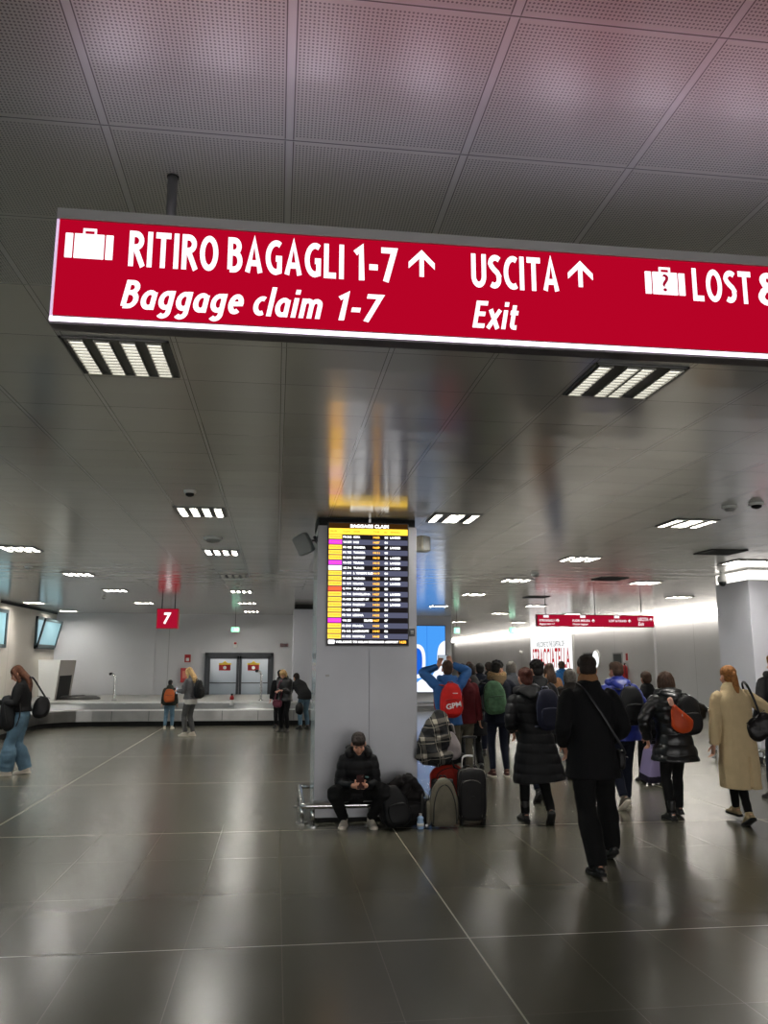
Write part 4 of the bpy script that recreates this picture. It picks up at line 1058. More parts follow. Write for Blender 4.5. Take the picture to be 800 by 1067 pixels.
obj('plinth', bx(.05, KW-.05, .04, KY1-KY0-.05, 0, KZ0), DKGAP, kc); obj('shadow_gap', bx(.01, KW-.01, .03, KY1-KY0-.03, KZ1, ZC-.001), DKGAP, kc)
obj('top_bracket', bx(KW*.52-.012, KW*.52+.012, -.03, .03, KZ1+.0, ZC-.002), ALU, kc)
p = onY(429, 659, 9.28); t = thing('wall_switch', 'small dark square switch plate on the column right of the board', 'switch', (p.x, 9.28, p.z))
obj('plate', bx(-.035, .035, -.015, 0, -.045, .045, .004), mat('dark_plate', rgb(55, 58, 62), .4), t); obj('button', bx(-.018, .018, -.022, -.015, -.02, .02, .003), GREYP, t)
p = onY(341, 704, 9.28); t = thing('small_label', 'tiny grey label plate on the column below the board', 'label', (p.x, 9.28, p.z)); obj('plate', bx(-.022, .022, -.004, 0, -.012, .012), mat('label_grey', rgb(120, 118, 116), .5), t)
bumper(.315, KX1+.17, 9.06, 10.46, .205, 'chrome bumper rail around the foot of the main column', .030)

# arrivals board
BY = 9.19
bl = onY(341, 672, BY); br = onY(425, 672, BY); bt = onY(383, 545.5, BY)
BX0, BX1, BZ0, BZ1 = bl.x, br.x, bl.z, bt.z
bd = thing('arrivals_board', 'tall lit BAGGAGE CLAIM arrivals board mounted on the column', 'display board', (BX0, BY, BZ0)); BW, BH = BX1-BX0, BZ1-BZ0
obj('cabinet', bx(-.012, BW+.012, .004, .088, -.012, BH+.012, .004), mat('board_black', rgb(14, 14, 15), .35), bd)
LBK = emis('led_black', (.012, .010, .012), 1.0); LGR = emis('led_grey', rgb(88, 90, 112), 1.0); LY = emis('led_yellow', (1.0, .60, .06), 1.45); LO = emis('led_orange', (1.0, .48, .05), 2.2)
LM = emis('led_magenta', (.80, .05, .75), 1.2); LW_ = emis('led_white', (.95, .97, 1.0), 2.0); LR = emis('led_red', (1.0, .12, .05), 1.3); LTX = emis('led_text', (1, 1, 1), 2.2); LH = emis('led_header', (1.0, .62, .05), 1.6); LBR = emis('led_brown', (.045, .018, .004), 1.0)
bm = bmesh.new()
v0 = .955; rows = 20; rtop = .905; rbot = .048; rh = (rtop-rbot)/rows
box(bm, 0, BW, 0, .004, 0, BH*rbot, 0); box(bm, 0, BW, 0, .004, BH*v0, BH, 2); box(bm, 0, BW, -.001, .004, BH*rtop, BH*v0, 3)
colr = 'YMYYYMWYYYRYYYYYMYYY'
for i in range(rows):
    z1 = BH*(rtop-i*rh); box(bm, 0, BW, 0, .004, z1-BH*rh, z1, 1 if i % 2 else 0)
scr = obj('screen', bm, [LBK, LGR, LBR, LH], bd)
bm = bmesh.new()
for i in range(rows):
    z1 = BH*(rtop-i*rh); box(bm, 0, BW*.165, -.002, 0, z1-BH*rh*.90, z1-BH*rh*.08, 'YMWR'.index(colr[i]))
obj('airline_tags', bm, [LY, LM, LW_, LR], scr)
dest = ['SOFIA', 'IASI', 'ZAGABRIA', 'T.MUREA', 'BUDAPEST', 'TIRANA', 'TUNISI', 'S. TENERIFE SUD', 'VALENCIA', 'MALAGA', 'TUNISI', 'BARCELLONA', 'BUCAREST OT', 'PALERMO', 'BARI', 'LISBONA', '', 'PRAGA', 'LANZAROTE', 'NAPOLI']
wd = [5, 4, 9, 9, 9, 8, 8, 15, 9, 8, 9, 13, 12, 9, 5, 8, 0, 8, 12, 9]
fl = ['FR 846', 'W4 3071', 'FR 468', 'FR 702', 'FR 3272', 'W6 4370', 'XZ 714', 'FR 1673', 'FR 668', 'FR 1071', 'BJ 7044', 'FR 746', 'FR 4440', 'FR 3904', 'FR 4655', 'FR 984', 'W6 323', 'FR 5540', 'FR 465', 'FR 4593']
land = [1, 0, 1, 0, 1, 1, 1, 0, 1, 1, 0, 1, 1, 1, 0, 0, 0, 0, 0, 0]
bmw = bmesh.new(); bmo = bmesh.new(); bmt = bmesh.new()
for i in range(rows):
    z1 = BH*(rtop-i*rh); zl_, zh_ = z1-BH*rh*.72, z1-BH*rh*.30
    def tx(b_, s_, u0, u1): fit_text(b_, s_, BW*u0, BW*u1, zl_, zh_, -.003, offset=.03)
    tx(bmw, fl[i], .18, .285)
    if dest[i]: tx(bmw, dest[i], .31, .31+.0165*wd[i])
    else: tx(bmw, 'DELAYED', .45, .555)
    tx(bmo, '14:%02d' % (5+i*2), .56, .64)
    tx(bmw, '0%d' % (1+(i*3) % 7), .705, .745)
    if land[i]: tx(bmw, 'LANDED', .775, .905)
    fit_text(bmt, {'Y': 'RYANAIR', 'M': 'WIZZ', 'W': 'TUNISAIR', 'R': 'NOUVELAIR'}[colr[i]], BW*.02, BW*.15, zl_+.006, zh_-.004, -.003)
fit_text(bmw, 'BAGGAGE CLAIM', BW*.27, BW*.755, BH*.962, BH*.990, -.003, offset=.03)
fit_text(bmw, 'WELCOME TO MILAN BERGAMO AIRPORT', BW*.10, BW*.88, BH*.016, BH*.034, -.003, offset=.03)
box(bmw, BW*.01, BW*.085, -.003, 0, BH*.010, BH*.040)
fit_text(bmo, '14:50', BW*.895, BW*.975, BH*.014, BH*.036, -.003, offset=.03)
obj('white_lettering', bmw, LTX, scr); obj('orange_times', bmo, LO, scr); obj('tag_lettering', bmt, emis('led_tag_text', (.75, .25, .02), .9), scr)
bm = bmesh.new()
for s_, u0, u1 in (('FROM', .02, .10), ('FLIGHT', .18, .27), ('ORIGIN', .31, .39), ('TIME', .56, .64), ('BELT', .70, .75), ('REMARKS', .78, .90)):
    fit_text(bm, s_, BW*u0, BW*u1, BH*(rtop+.017), BH*(rtop+.032), -.003)
obj('header_lettering', bm, emis('led_header_text', (.35, .12, .0), .8), scr)

# loudspeakers on the column's sides
def speaker(M, w_, h_, d_, label, m_):
    t = thing('loudspeaker', label, 'loudspeaker'); t.matrix_world = M
    bm = bmesh.new(); soft(bm, (0, 0, 0), (w_/2, d_/2, h_/2), 7, cuts=6, fn=lambda q: V((q.x*(1-.12*max(0, q.y)), q.y, q.z))); obj('cabinet', bm, m_, t, True)
    bm = bmesh.new(); box(bm, -w_*.42, w_*.42, -d_/2-.006, -d_/2+.002, -h_*.42, h_*.42, bev=.003); obj('grille', bm, mat('speaker_mesh', rgb(140, 140, 138), .6), t)
    return t
p = onY(316.5, 567, 9.75); spk = speaker(Matrix.Translation(p) @ Matrix.Rotation(rad(-28), 4, 'Z') @ Matrix.Rotation(rad(-24), 4, 'Y') @ Matrix.Rotation(rad(12), 4, 'X'), .20, .25, .15, 'grey loudspeaker tilted on a bracket left of the board', mat('speaker_grey', rgb(150, 150, 146), .5))
bm = bmesh.new(); q0 = spk.matrix_world.inverted() @ V((KX0-.001, 9.75, p.z+.05)); tube(bm, [(0.03, .05, .02), q0], .012, seg=8, sub=1); tube(bm, [q0+V((0, 0, -.04)), q0+V((0, 0, .04))], .02, seg=8, sub=1); obj('bracket', bm, DKMETAL, spk, True)
p = onY(440, 567, 9.7); spk = speaker(Matrix.Translation(p) @ Matrix.Rotation(rad(38), 4, 'Z'), .15, .20, .14, 'beige loudspeaker on the right side of the board column', mat('speaker_beige', rgb(176, 166, 150), .5))
bm = bmesh.new(); q0 = spk.matrix_world.inverted() @ V((KX1+.001, 9.72, p.z-.02)); tube(bm, [(-.02, 0.03, 0), q0], .014, seg=8, sub=1); obj('bracket', bm, DKMETAL, spk, True)

# ------------------------------------------------------------------ carousel
STEEL = mat('carousel_steel', rgb(128, 127, 124), .3, metal=.85, var=.12, vscale=3)
BELT = mat('belt_slats', rgb(96, 98, 98), .32, metal=.3, bump=.2, scale=8); RIM = mat('rim_steel', rgb(205, 205, 202), .35, metal=.5)
CF = 22.75; CXL = -5.85; RR = 1.1
def cpath(off):      # outline of the belt's outer edge moved inwards by off
    pts = [V((CXL-off, 6.0, 0)), V((CXL-off, CF-RR, 0))]
    c0 = V((CXL+RR, CF-RR, 0))
    for k in range(1, 9):
        a_ = math.pi-(math.pi/2)*k/9; pts.append(c0+V((math.cos(a_)*(RR+off), math.sin(a_)*(RR+off), 0)))
    pts.append(V((CXL+RR, CF+off, 0))); pts.append(V((3.2, CF+off, 0))); return pts
def sweep(name, prof, m, par, closed=True):
    bm = bmesh.new(); lines = [[bm.verts.new((p.x, p.y, z)) for p in cpath(o_)] for (o_, z) in prof]
    n = len(lines); rng = range(n) if closed else range(n-1)
    for i in rng:
        A, B = lines[i], lines[(i+1) % n]
        for k in range(len(A)-1): bm.faces.new((A[k], A[k+1], B[k+1], B[k]))
    if closed: bm.faces.new([l[0] for l in lines]); bm.faces.new([l[-1] for l in lines][::-1])
    return obj(name, bm, m, par)
cr = thing('baggage_carousel', 'long low stainless steel baggage carousel curving along left and back walls', 'baggage carousel', (0, 0, 0))
sweep('kick_plinth', [(.10, .0), (.10, .14), (1.2, .14), (1.2, .0)], DKGAP, cr)
sweep('apron', [(.0, .13), (.0, .40), (.05, .40), (.05, .13)], STEEL, cr)
sweep('outer_rim', [(-.015, .40), (-.015, .43), (.07, .435), (.07, .40)], RIM, cr)
sweep('inner_rim', [(1.05, .52), (1.05, .585), (1.16, .585), (1.16, .14)], RIM, cr)
# belt of overlapping slats
bm = bmesh.new(); A = cpath(.07); B = cpath(1.05)
def resample(P, n):
    L = [0]
    for i in range(1, len(P)): L.append(L[-1]+(P[i]-P[i-1]).length)
    out = []
    for k in range(n+1):
        s_ = L[-1]*k/n; i = max(j for j in range(len(L)) if L[j] <= s_+1e-9); i = min(i, len(P)-2)
        out.append(P[i].lerp(P[i+1], (s_-L[i])/(L[i+1]-L[i])))
    return out
n = 110; A = resample(A, n); B = resample(B, n)
for k in range(n):
    a1, a2, b1, b2 = A[k], A[k+1], B[k], B[k+1]
    q = [V((a1.x, a1.y, .425)), V((a2.x, a2.y, .435)), V((b2.x, b2.y, .545)), V((b1.x, b1.y, .535))]
    poly(bm, q, (0, 0, -.02))
obj('belt', bm, BELT, cr)
# deck inside the loop
bm = bmesh.new(); q = [p for p in cpath(1.16)]; pl_ = [V((p.x, p.y, .14)) for p in q]+[V((3.2, YB-.35, .14)), V((XL+.01, YB-.35, .14)), V((XL+.01, 6.0, .14))]
poly(bm, pl_, (0, 0, .40)); obj('inner_deck', bm, mat('deck_grey', rgb(165, 163, 158), .4), cr)
for i in range(9):      # joints of the apron, and the vertical cover plate near the corner
    xx = CXL+RR+.5+i*.95; obj('apron_joint', bx(xx, xx+.012, CF-.004, CF-.0002, .14, .40), DKMETAL, cr)

# infeed chute with a leaning white side, dark mouth and belt end
p0 = onY(40, 687.5, 25.6); p1 = onY(63, 687.5, 25.6); p2 = onY(56, 730, 25.6); p3 = onY(40, 730, 25.6)
ch = thing('infeed_chute', 'white leaning baggage chute housing with a dark opening in the corner', 'chute', (0, 0, 0))
z0_ = .5405
bm = bmesh.new(); poly(bm, [(p0.x, 25.6, p0.z), (p1.x, 25.6, p1.z), (p2.x, 25.6, z0_), (p3.x, 25.6, z0_)], (0, .03, 0)); obj('front_panel', bm, WHITE, ch)
bm = bmesh.new(); yb_ = 27.6
poly(bm, [(p0.x+.01, 25.632, p0.z-.01), (p1.x-.01, 25.632, p1.z-.01), (p2.x-.01, 25.632, z0_), (p3.x+.01, 25.632, z0_)], (0, yb_-25.632, 0)); obj('housing', bm, mat('chute_grey', rgb(165, 160, 155), .5), ch)
def onside(u, v_):    # u along depth 0..1, v up 0..1 on the leaning right side
    b_ = V((p2.x, 25.63, z0_)); t_ = V((p1.x, 25.63, p1.z)); q = b_.lerp(t_, v_); return q+V((.004, (yb_-25.63)*u, 0))
bm = bmesh.new(); poly(bm, [onside(.12, 0), onside(.85, 0), onside(.85, .60), onside(.12, .60)], (-.02, 0, 0)); obj('dark_mouth', bm, DKGAP, ch)
c0 = onY(81, 733, 26.5); be = thing('infeed_belt_end', 'flat dark rounded belt end on the carousel deck beside the chute', 'belt', (c0.x, 26.5, z0_))
bm = bmesh.new(); lathe(bm, (0, 0, 0), [(.62, 0), (.62, .04), (.5, .10)], 28, Matrix.Diagonal((1.05, .8, 1, 1))); obj('dark_plate', bm, mat('belt_dark', rgb(70, 68, 66), .5), be, True)
bm = bmesh.new(); lathe(bm, (0, 0, .1), [(.2, 0), (.2, .02)], 20); obj('hub', bm, DKMETAL, be)
def post(px, pt, Y, label, hook=-1):
    p = onY(px, pt, Y); t = thing('guide_post', label, 'post', (p.x, Y, z0_)); h = p.z-z0_
    bm = bmesh.new(); pts = [(0, 0, 0), (0, 0, h*.5), (0, 0, h-.16), (hook*.03, 0, h-.05), (hook*.12, 0, h)]
    tube(bm, pts, .034, seg=12); obj('tube', bm, METAL, t, True)
    bm = bmesh.new(); lathe(bm, (0, 0, 0), [(.08, 0), (.08, .02)], 18); obj('foot', bm, METAL, t, True)
    bm = bmesh.new(); tube(bm, [(hook*.12, 0, h), (hook*.15, 0, h-.005)], .042, seg=12, sub=1); obj('end_cap', bm, DKMETAL, t, True)
post(120.5, 702, 25.4, 'tall hooked chrome post on the carousel deck, left of the number 7 sign'); post(272.5, 699, 25.2, 'bright hooked chrome post on the carousel before the right door leaf')
p = onY(241, 737, 23.2); t = thing('bottle', 'small red and white bottle standing on the carousel belt', 'bottle', (p.x, 23.3, .50))
bm = bmesh.new(); lathe(bm, (0, 0, 0), [(.05, 0), (.055, .08), (.055, .15)], 14); obj('base', bm, WHITE, t, True)
bm = bmesh.new(); lathe(bm, (0, 0, .15), [(.056, 0), (.056, .07), (.03, .12)], 14); obj('label_band', bm, mat('fire_red', (0, 0, 0)), t, True)
bm = bmesh.new(); lathe(bm, (0, 0, .27), [(.03, 0), (.03, .05)], 12); obj('cap', bm, SOLEB, t)
# ------------------------------------------------------------------ the people
def person(label, px, Y, rz=0.0, x=None, group=None):
    X = onY(px, 700, Y).x if x is None else x
    return thing('person', label, 'person', (X, Y, 0), rad(rz), group)
def W_(root, p): return Matrix.Translation(root.location) @ Matrix.Rotation(root.rotation_euler.z, 4, 'Z') @ V(p)
def toloc(root, p): return (Matrix.Translation(root.location) @ Matrix.Rotation(root.rotation_euler.z, 4, 'Z')).inverted() @ V(p)
def stride(a=.28, sw=.09, liftA=0, liftB=35, which=0):
    """walking feet: one planted ahead, the other pushing off behind"""
    f = ((-sw, a*.55, 0), 4, liftA); b = ((sw, -a*.6, 0), 5, liftB)
    if which: f = ((sw, a*.55, 0), 4, liftA); b = ((-sw, -a*.6, 0), 5, liftB); return (b, f)
    return (f, b)
PUFFB = cloth('black_puffer', (17, 17, 20), **NYL); PUFFS = cloth('shiny_black_puffer', (20, 20, 22), rough=.36, bump=.25, scale=30, spec=.5)
def mirror_body(r, t, near=True, **k): return body(r, t, voxel=.0085 if near else .015, **k)

# man in the long black coat, nearest of the crowd
t = person('man in black coat and black trousers with tan collar, nearest walker seen from behind', 613, 6.9)
s = t
r = make_rig(1.80, lean=(2, 0), head=(8, -2, 0), feet=(((-.05, -.16, 0), 3, 6), ((.27, .32, 0), 8, 22)), hands=((-.20, .15, 1.02), (.20, .15, 1.02)), poles=((-.45, -1, 0), (.45, -1, 0)), fingers=((.4, .2, -1), (-.4, .2, -1)), wide=1.04)
mirror_body(r, t); hair(r, t, HAIR['dark'], 'crop')
top(r, t, BLK, hem=-.19, hw=.205, hd=.16, infl=.024, sleeve=1.12, name='coat', voxel=.010, post=wrinkle(.007, 6))
scarf(r, t, cloth('tan_collar', (150, 108, 74)))
trousers(r, t, cloth('black_trousers', (16, 16, 17)), w=1.16, hem=-.02, flare=1.2, voxel=.010); shoes(r, t, SHOEB, SOLEB)
# crossbody strap and its small bag
MB = Matrix.Translation(W_(t, (.235, .0, .90)))
cb = thing('crossbody_bag', 'small dark crossbody bag on the strap of the black-coated man', 'bag'); cb.matrix_world = MB
bm = bmesh.new(); soft(bm, (0, 0, 0), (.035, .09, .08), 4, cuts=6, wob=.006); obj('bag_body', bm, cloth('grey_leather', (36, 35, 36), rough=.45), cb, True)
bm = bmesh.new(); I_ = MB.inverted()
tube(bm, [I_ @ W_(t, p_) for p_ in ((-.105, .02, 1.535), (-.09, -.115, 1.49), (.02, -.185, 1.30), (.13, -.185, 1.12), (.235, -.14, .97), (.24, -.06, .95))], [(.010, .003)]*6, side=(1, 0, -.3), seg=8); obj('strap', bm, mat('strap_grey', rgb(48, 48, 52), .45), cb, True)
bm = bmesh.new(); tube(bm, [(.052, -.07, .02), (.054, .07, .02)], .004, seg=6, sub=1); obj('zipper', bm, METAL, cb)

# woman in the long black puffer coat
t = person('woman in long black quilted coat with red-brown bun and black boots', 556, 8.96)
r = make_rig(1.68, lean=(3, -9), head=(-5, -4, 0), feet=(((-.10, .14, 0), 3, 0), ((.09, -.16, .0), 8, 38)), hands=((-.22, .16, .97), (.22, .18, .98)), poles=((-.4, -1, 0), (.4, -1, 0)), fingers=((.4, .3, -1), (-.4, .3, -1)))
mirror_body(r, t); hair(r, t, HAIR['red'], 'bun')
top(r, t, PUFFB, hem=-.47, hw=.275, hd=.19, infl=.030, sleeve=1.22, name='quilted_coat', voxel=.010, post=puff(.105, .012), sway=(.03, 0))
hood(r, t, PUFFB, size=1.45, post=wrinkle(.005)); trousers(r, t, cloth('black_leggings', (15, 15, 16)), w=.92, hem=.0, flare=1.0); shoes(r, t, SHOEB, SOLEB, boots=.12)
M = bag_on_back(r, t, dz=.30, dy=.17, dx=.13, tilt=6)
backpack('backpack', 'navy blue backpack hanging on the right shoulder of the bun-haired woman', M, .27, .15, .44, cloth('navy_pack', (26, 28, 48), rough=.6), trim=mat('navy_trim', rgb(70, 74, 92), .5), seed=2)

# young man with dark curly hair, mostly behind her
t = person('man with curly dark hair in black hooded jacket behind the long quilted coat', 560, 10.3)
r = make_rig(1.75, lean=(3, 0), head=(-20, 0, 0), feet=stride(.3, which=1), hands=((-.26, .05, .95), (.27, .05, .88)))
mirror_body(r, t, False); hair(r, t, HAIR['black'], 'curly')
top(r, t, BLKN, hem=-.10, hw=.19, hd=.16, infl=.028, sleeve=1.15, post=puff(.13, .008)); hood(r, t, BLKN, size=1.2); trousers(r, t, DKDEN); shoes(r, t, SHOEB, SOLEB)

# man with the green backpack
t = person('man in dark parka with tan fur hood and dark jeans, head turned right', 518, 12.5)
r = make_rig(1.74, lean=(2, 0), head=(62, -4, 0), feet=(((-.10, .0, 0), 5, 0), ((.11, -.02, 0), 10, 0)), hands=((-.25, .14, .98), (.25, .16, .98)), poles=((-1, -.5, 0), (1, -.5, 0)))
mirror_body(r, t, curls=(.7, .7)); hair(r, t, HAIR['black'], 'curly'); eyes(r, t, DARKEYE)
top(r, t, NAVY, hem=-.12, hw=.20, hd=.16, infl=.028, sleeve=1.15, name='parka')
hood(r, t, cloth('parka_hood', (120, 98, 70)), fur=cloth('tan_fur', (172, 140, 100), bump=.8, scale=300, var=.3), size=1.35)
trousers(r, t, DKDEN, w=.92, flare=.95); shoes(r, t, mat('maroon_suede', rgb(70, 34, 30), .7), SOLEW)
GP = cloth('green_pack', (84, 118, 88), rough=.7, var=.35, vscale=14)
backpack('backpack', 'faded green backpack worn by the man with the tan fur hood', bag_on_back(r, t, dz=.25, dy=.17, dx=-.12, tilt=-4), .36, .19, .50, GP, seed=4, top_narrow=.7)

# man in blue jacket photographing, red backpack
t = person('man in blue jacket raising both arms to take a photo beyond the luggage', 466, 11.5)
r = make_rig(1.75, lean=(0, 0), head=(5, 16, 0), feet=(((-.12, 0, 0), 8, 0), ((.12, .02, 0), 8, 0)), hands=((-.085, .24, 1.64), (.105, .22, 1.67)), poles=((-1, -.1, -.25), (1, -.1, -.25)), fingers=((.35, .1, .9), (-.35, .1, .9)))
mirror_body(r, t, curls=(.9, .9), sides=((1, 0, 0), (-1, 0, 0))); hair(r, t, HAIR['brown'], 'crop')
BJ = cloth('blue_jacket', (44, 92, 150), rough=.6)
top(r, t, BJ, hem=-.08, infl=.022, sleeve=1.08, cuff=.08); hood(r, t, BJ, size=1.3); trousers(r, t, cloth('khaki_trousers', (98, 92, 80)), w=1.05); shoes(r, t, mat('brown_leather', rgb(80, 58, 42), .5), SOLEB)
RP_ = cloth('red_pack', (205, 32, 30), rough=.55)
def gpm(tt, w, d, h):
    bm = bmesh.new(); fit_text(bm, 'GPM', -w*.30, w*.34, -h*.10, h*.06, 0, offset=.03, M=Matrix.Translation((0, -d*1.05, -h*.12)) @ Matrix.Rotation(rad(-12), 4, 'Y'))
    bmesh.ops.translate(bm, verts=bm.verts, vec=(0, -.022, 0)); obj('lettering', bm, mat('print_white', rgb(230, 225, 225), .6), tt)
    obj('badge', bx(w*.02, w*.22, -d*.96-.012, -d*.9, h*.20, h*.225), mat('print_white', (1, 1, 1)), tt)
backpack('backpack', 'bright red backpack with white letters GPM worn by the man photographing', bag_on_back(r, t, dz=.26, dy=.16), .33, .17, .46, RP_, seed=5, top_narrow=.72, pocket=True, logo=gpm, trim=mat('red_trim', rgb(150, 22, 22), .5))
ph = thing('phone', 'dark phone held up by the man in the blue jacket', 'phone', W_(t, (.01, .33, 1.76)))
obj('case', bx(-.08, .08, -.005, .005, -.04, .04, .004), mat('phone_black', rgb(18, 18, 20), .25), ph); obj('screen', bx(-.074, .074, -.0062, -.0052, -.035, .035), emis('phone_screen', (.6, .7, .8), .6), ph)

# people around and beyond him
def simple(label, px, Y, Ht, jm, tm, hm, style='short', rz=0, hem=-.10, hands=(None, None), lean=(2, 0), head=(0, 0, 0), sh=None, feet=None, hw=.19, hd=.15, infl=.022, name='jacket', post=None, hd_=False, boots=0, w=1.0, sleeve=1.05, face=True, vox=.014, sole=None):
    t = person(label, px, Y, rz)
    r = make_rig(Ht, lean=lean, head=head, feet=feet or stride(.26, which=random.randint(0, 1)), hands=hands)
    body(r, t, voxel=vox, face=face); hair(r, t, hm, style, voxel=.011)
    top(r, t, jm, hem=hem, hw=hw, hd=hd, infl=infl, name=name, post=post, voxel=vox, sleeve=sleeve); trousers(r, t, tm, voxel=vox, w=w); shoes(r, t, sh or SHOEB, sole or SOLEB, boots=boots, voxel=.012)
    if hd_: hood(r, t, jm, voxel=.014)
    return t, r
KHAKI = MATS['khaki_trousers']
simple('person in dark red jacket and khaki trousers just right of the raised blue arms', 482, 12.3, 1.70, cloth('dark_red_jacket', (92, 26, 32)), KHAKI, HAIR['dark'], feet=(((-.1, 0, 0), 5, 0), ((.1, .05, 0), 5, 0)), hd_=True)
t, r = simple('person in loose black jacket holding a white paper, between red jacket and green backpack', 491, 12.9, 1.70, BLKN, BLK, HAIR['dark'], hem=-.32, hw=.25, hd=.18, infl=.035, sleeve=1.3, hands=((-.3, .05, .95), (.22, .05, .80)), post=wrinkle(.012, 6), name='coat')
pp = thing('paper', 'crumpled white paper in the hand of the loose black-jacketed person', 'paper', W_(t, (.22, .02, .68)))
bm = bmesh.new(); soft(bm, (0, 0, 0), (.05, .012, .075), 3, cuts=5, wob=.02, M=Matrix.Rotation(rad(25), 4, 'Y')); obj('folded_sheet', bm, mat('paper_white', rgb(225, 225, 225), .8), pp, True)
simple('distant person in navy jacket, second of the small dark figures left of green backpack', 500, 15.2, 1.70, NAVY, DKDEN, HAIR['black'], hd_=True)
simple('distant dark-haired person in black, small figure right above the green backpack', 509.5, 17.6, 1.72, BLK, BLK, HAIR['dark'])
simple('distant bare-headed person in grey jacket farther down the hall', 489, 21, 1.72, cloth('grey_jacket', (60, 60, 64)), DKDEN, HAIR['brown'])
simple('grey-haired person glimpsed beyond the man with the fur hood', 533, 16.0, 1.74, cloth('light_grey_coat', (90, 92, 98)), BLK, HAIR['grey'], style='bob')
simple('distant woman in tan coat with long brown hair before the lit poster', 573, 16.0, 1.70, cloth('tan_coat', (150, 108, 76)), BLK, HAIR['brown'], style='long', hem=-.38, hw=.23, hd=.17, name='coat')
simple('distant person in bright blue jacket just below the lit poster', 585.5, 20.0, 1.74, cloth('bright_blue_jacket', (28, 92, 150), rough=.5), DKDEN, HAIR['brown'], infl=.035, hd_=True)
simple('grey-brown haired person mostly hidden left of the black-coated man', 594, 12.2, 1.63, cloth('brown_grey_coat', (48, 44, 42)), BLK, HAIR['grey'], style='bob')

# man in blue puffer with black backpack
t = person('man in royal blue puffer jacket and dark jeans right of the black coat', 645, 9.7)
r = make_rig(1.74, lean=(2, -2), head=(-12, -2, 0), feet=stride(.30, which=1), hands=((-.26, .08, .93), (.27, .06, .90)), poles=((-1, -.5, 0), (1, -.5, 0)), wide=1.03)
mirror_body(r, t); hair(r, t, HAIR['brown'], 'crop')
BP = cloth('royal_blue_puffer', (30, 46, 138), rough=.42, bump=.25, scale=30, spec=.5)
top(r, t, BP, hem=-.13, hw=.20, hd=.165, infl=.034, sleeve=1.25, name='puffer_jacket', post=puff(.10, .012)); hood(r, t, BP, size=1.35, post=wrinkle(.006))
trousers(r, t, DKDEN, w=.98); shoes(r, t, mat('grey_suede', rgb(88, 80, 70), .7), SOLEW)
backpack('backpack', 'black backpack worn over the royal blue puffer jacket', bag_on_back(r, t, dz=.27, dy=.18, dx=.03), .31, .17, .46, cloth('black_pack', (20, 20, 22), rough=.55), seed=6)

# person ahead with the lilac suitcase
t, r = simple('short-haired person in black jacket pulling a lilac suitcase beyond the shiny puffer', 674, 11.6, 1.60, BLK, BLK, HAIR['brown'], hands=((-.25, .05, .85), (.05, -.16, .84)), lean=(4, 0))
hand_w = W_(t, (.07, -.18, .78))
def hard_case(label, base, w, d, h, tilt, turn, shell, trim, grip, ribs=True):
    t = thing('suitcase', label, 'suitcase'); t.matrix_world = Matrix.Translation(base) @ Matrix.Rotation(rad(turn), 4, 'Z') @ Matrix.Rotation(rad(tilt), 4, 'X')
    def fn(q): return q
    bm = bmesh.new(); soft(bm, (0, 0, .05+h/2), (w/2, d/2, h/2), 6, cuts=10)
    if ribs:
        for v in bm.verts:
            k = abs(math.sin(v.co.x/w*math.pi*7)); v.co.y *= 1-.07*(1-k**.5)
    obj('shell', bm, shell, t, True)
    bm = bmesh.new(); soft(bm, (0, 0, .05+h*.10), (w/2+.004, d/2+.004, h*.12), 6, cuts=8); obj('bumper', bm, trim, t, True)
    for sx in (-1, 1):
        for sy in (-1, 1):
            bm = bmesh.new(); tube(bm, [(sx*w*.36-.012, sy*d*.34, .028), (sx*w*.36+.012, sy*d*.34, .028)], .028, cap='flat', sub=1, seg=16); box(bm, sx*w*.36-.02, sx*w*.36+.02, sy*d*.34-.02, sy*d*.34+.02, .04, .07); obj('wheel', bm, SOLEB, t, True)
    g = t.matrix_world.inverted() @ V(grip)
    bm = bmesh.new(); gx = w*.17
    for sx in (-1, 1): tube(bm, [(sx*gx, d*.38, h*.9), (sx*gx, d*.38, g.z)], .008, seg=8, sub=1)
    tube(bm, [(-gx-.02, d*.38, g.z), (gx+.02, d*.38, g.z)], .014, seg=10, sub=1); obj('telescopic_handle', bm, DKMETAL, t, True)
    return t
b_ = onZ(680, 816, 0)
hard_case('lilac ribbed hard suitcase rolling on the floor left of the shiny puffer coat', V((b_.x, b_.y, .0)), .42, .24, .50, 16, 22, mat('lilac_shell', rgb(150, 138, 182), .3, spec=.6), cloth('dark_violet_trim', (38, 34, 48), rough=.5), (onY(669, 772, 11.4)))

# woman in shiny black puffer
t = person('woman in shiny black puffer coat with brown hair and chunky boots', 698, 9.0)
r = make_rig(1.63, lean=(4, -3.5), head=(-8, -6, 0), feet=(((-.115, -.07, 0), 6, 0), ((.10, .18, 0), 6, 8)), hands=((-.27, .10, .86), (.27, .16, 1.0)), poles=((-1, -.5, 0), (1, -.5, 0)), wide=1.03)
mirror_body(r, t, curls=(.8, .6)); hair(r, t, HAIR['brown'], 'bob')
top(r, t, PUFFS, hem=-.25, hw=.245, hd=.19, infl=.036, sleeve=1.28, name='puffer_coat', voxel=.010, post=puff(.115, .016)); hood(r, t, PUFFS, size=1.55, post=puff(.06, .008))
trousers(r, t, MATS['black_leggings'], w=.95, hem=.0, flare=1.0); shoes(r, t, SHOEB, SOLEB, boots=.12)
backpack('backpack', 'black backpack on the back of the shiny puffer coat, behind the orange bag', bag_on_back(r, t, dz=.27, dy=.20, dx=.09), .30, .14, .42, MATS['black_pack'], seed=7)
M = bag_on_back(r, t, dz=.26, dy=.37, dx=-.075, tilt=-10)
ob = thing('pouch_bag', 'burnt orange teardrop pouch hanging from the back of the shiny puffer', 'bag'); ob.matrix_world = M
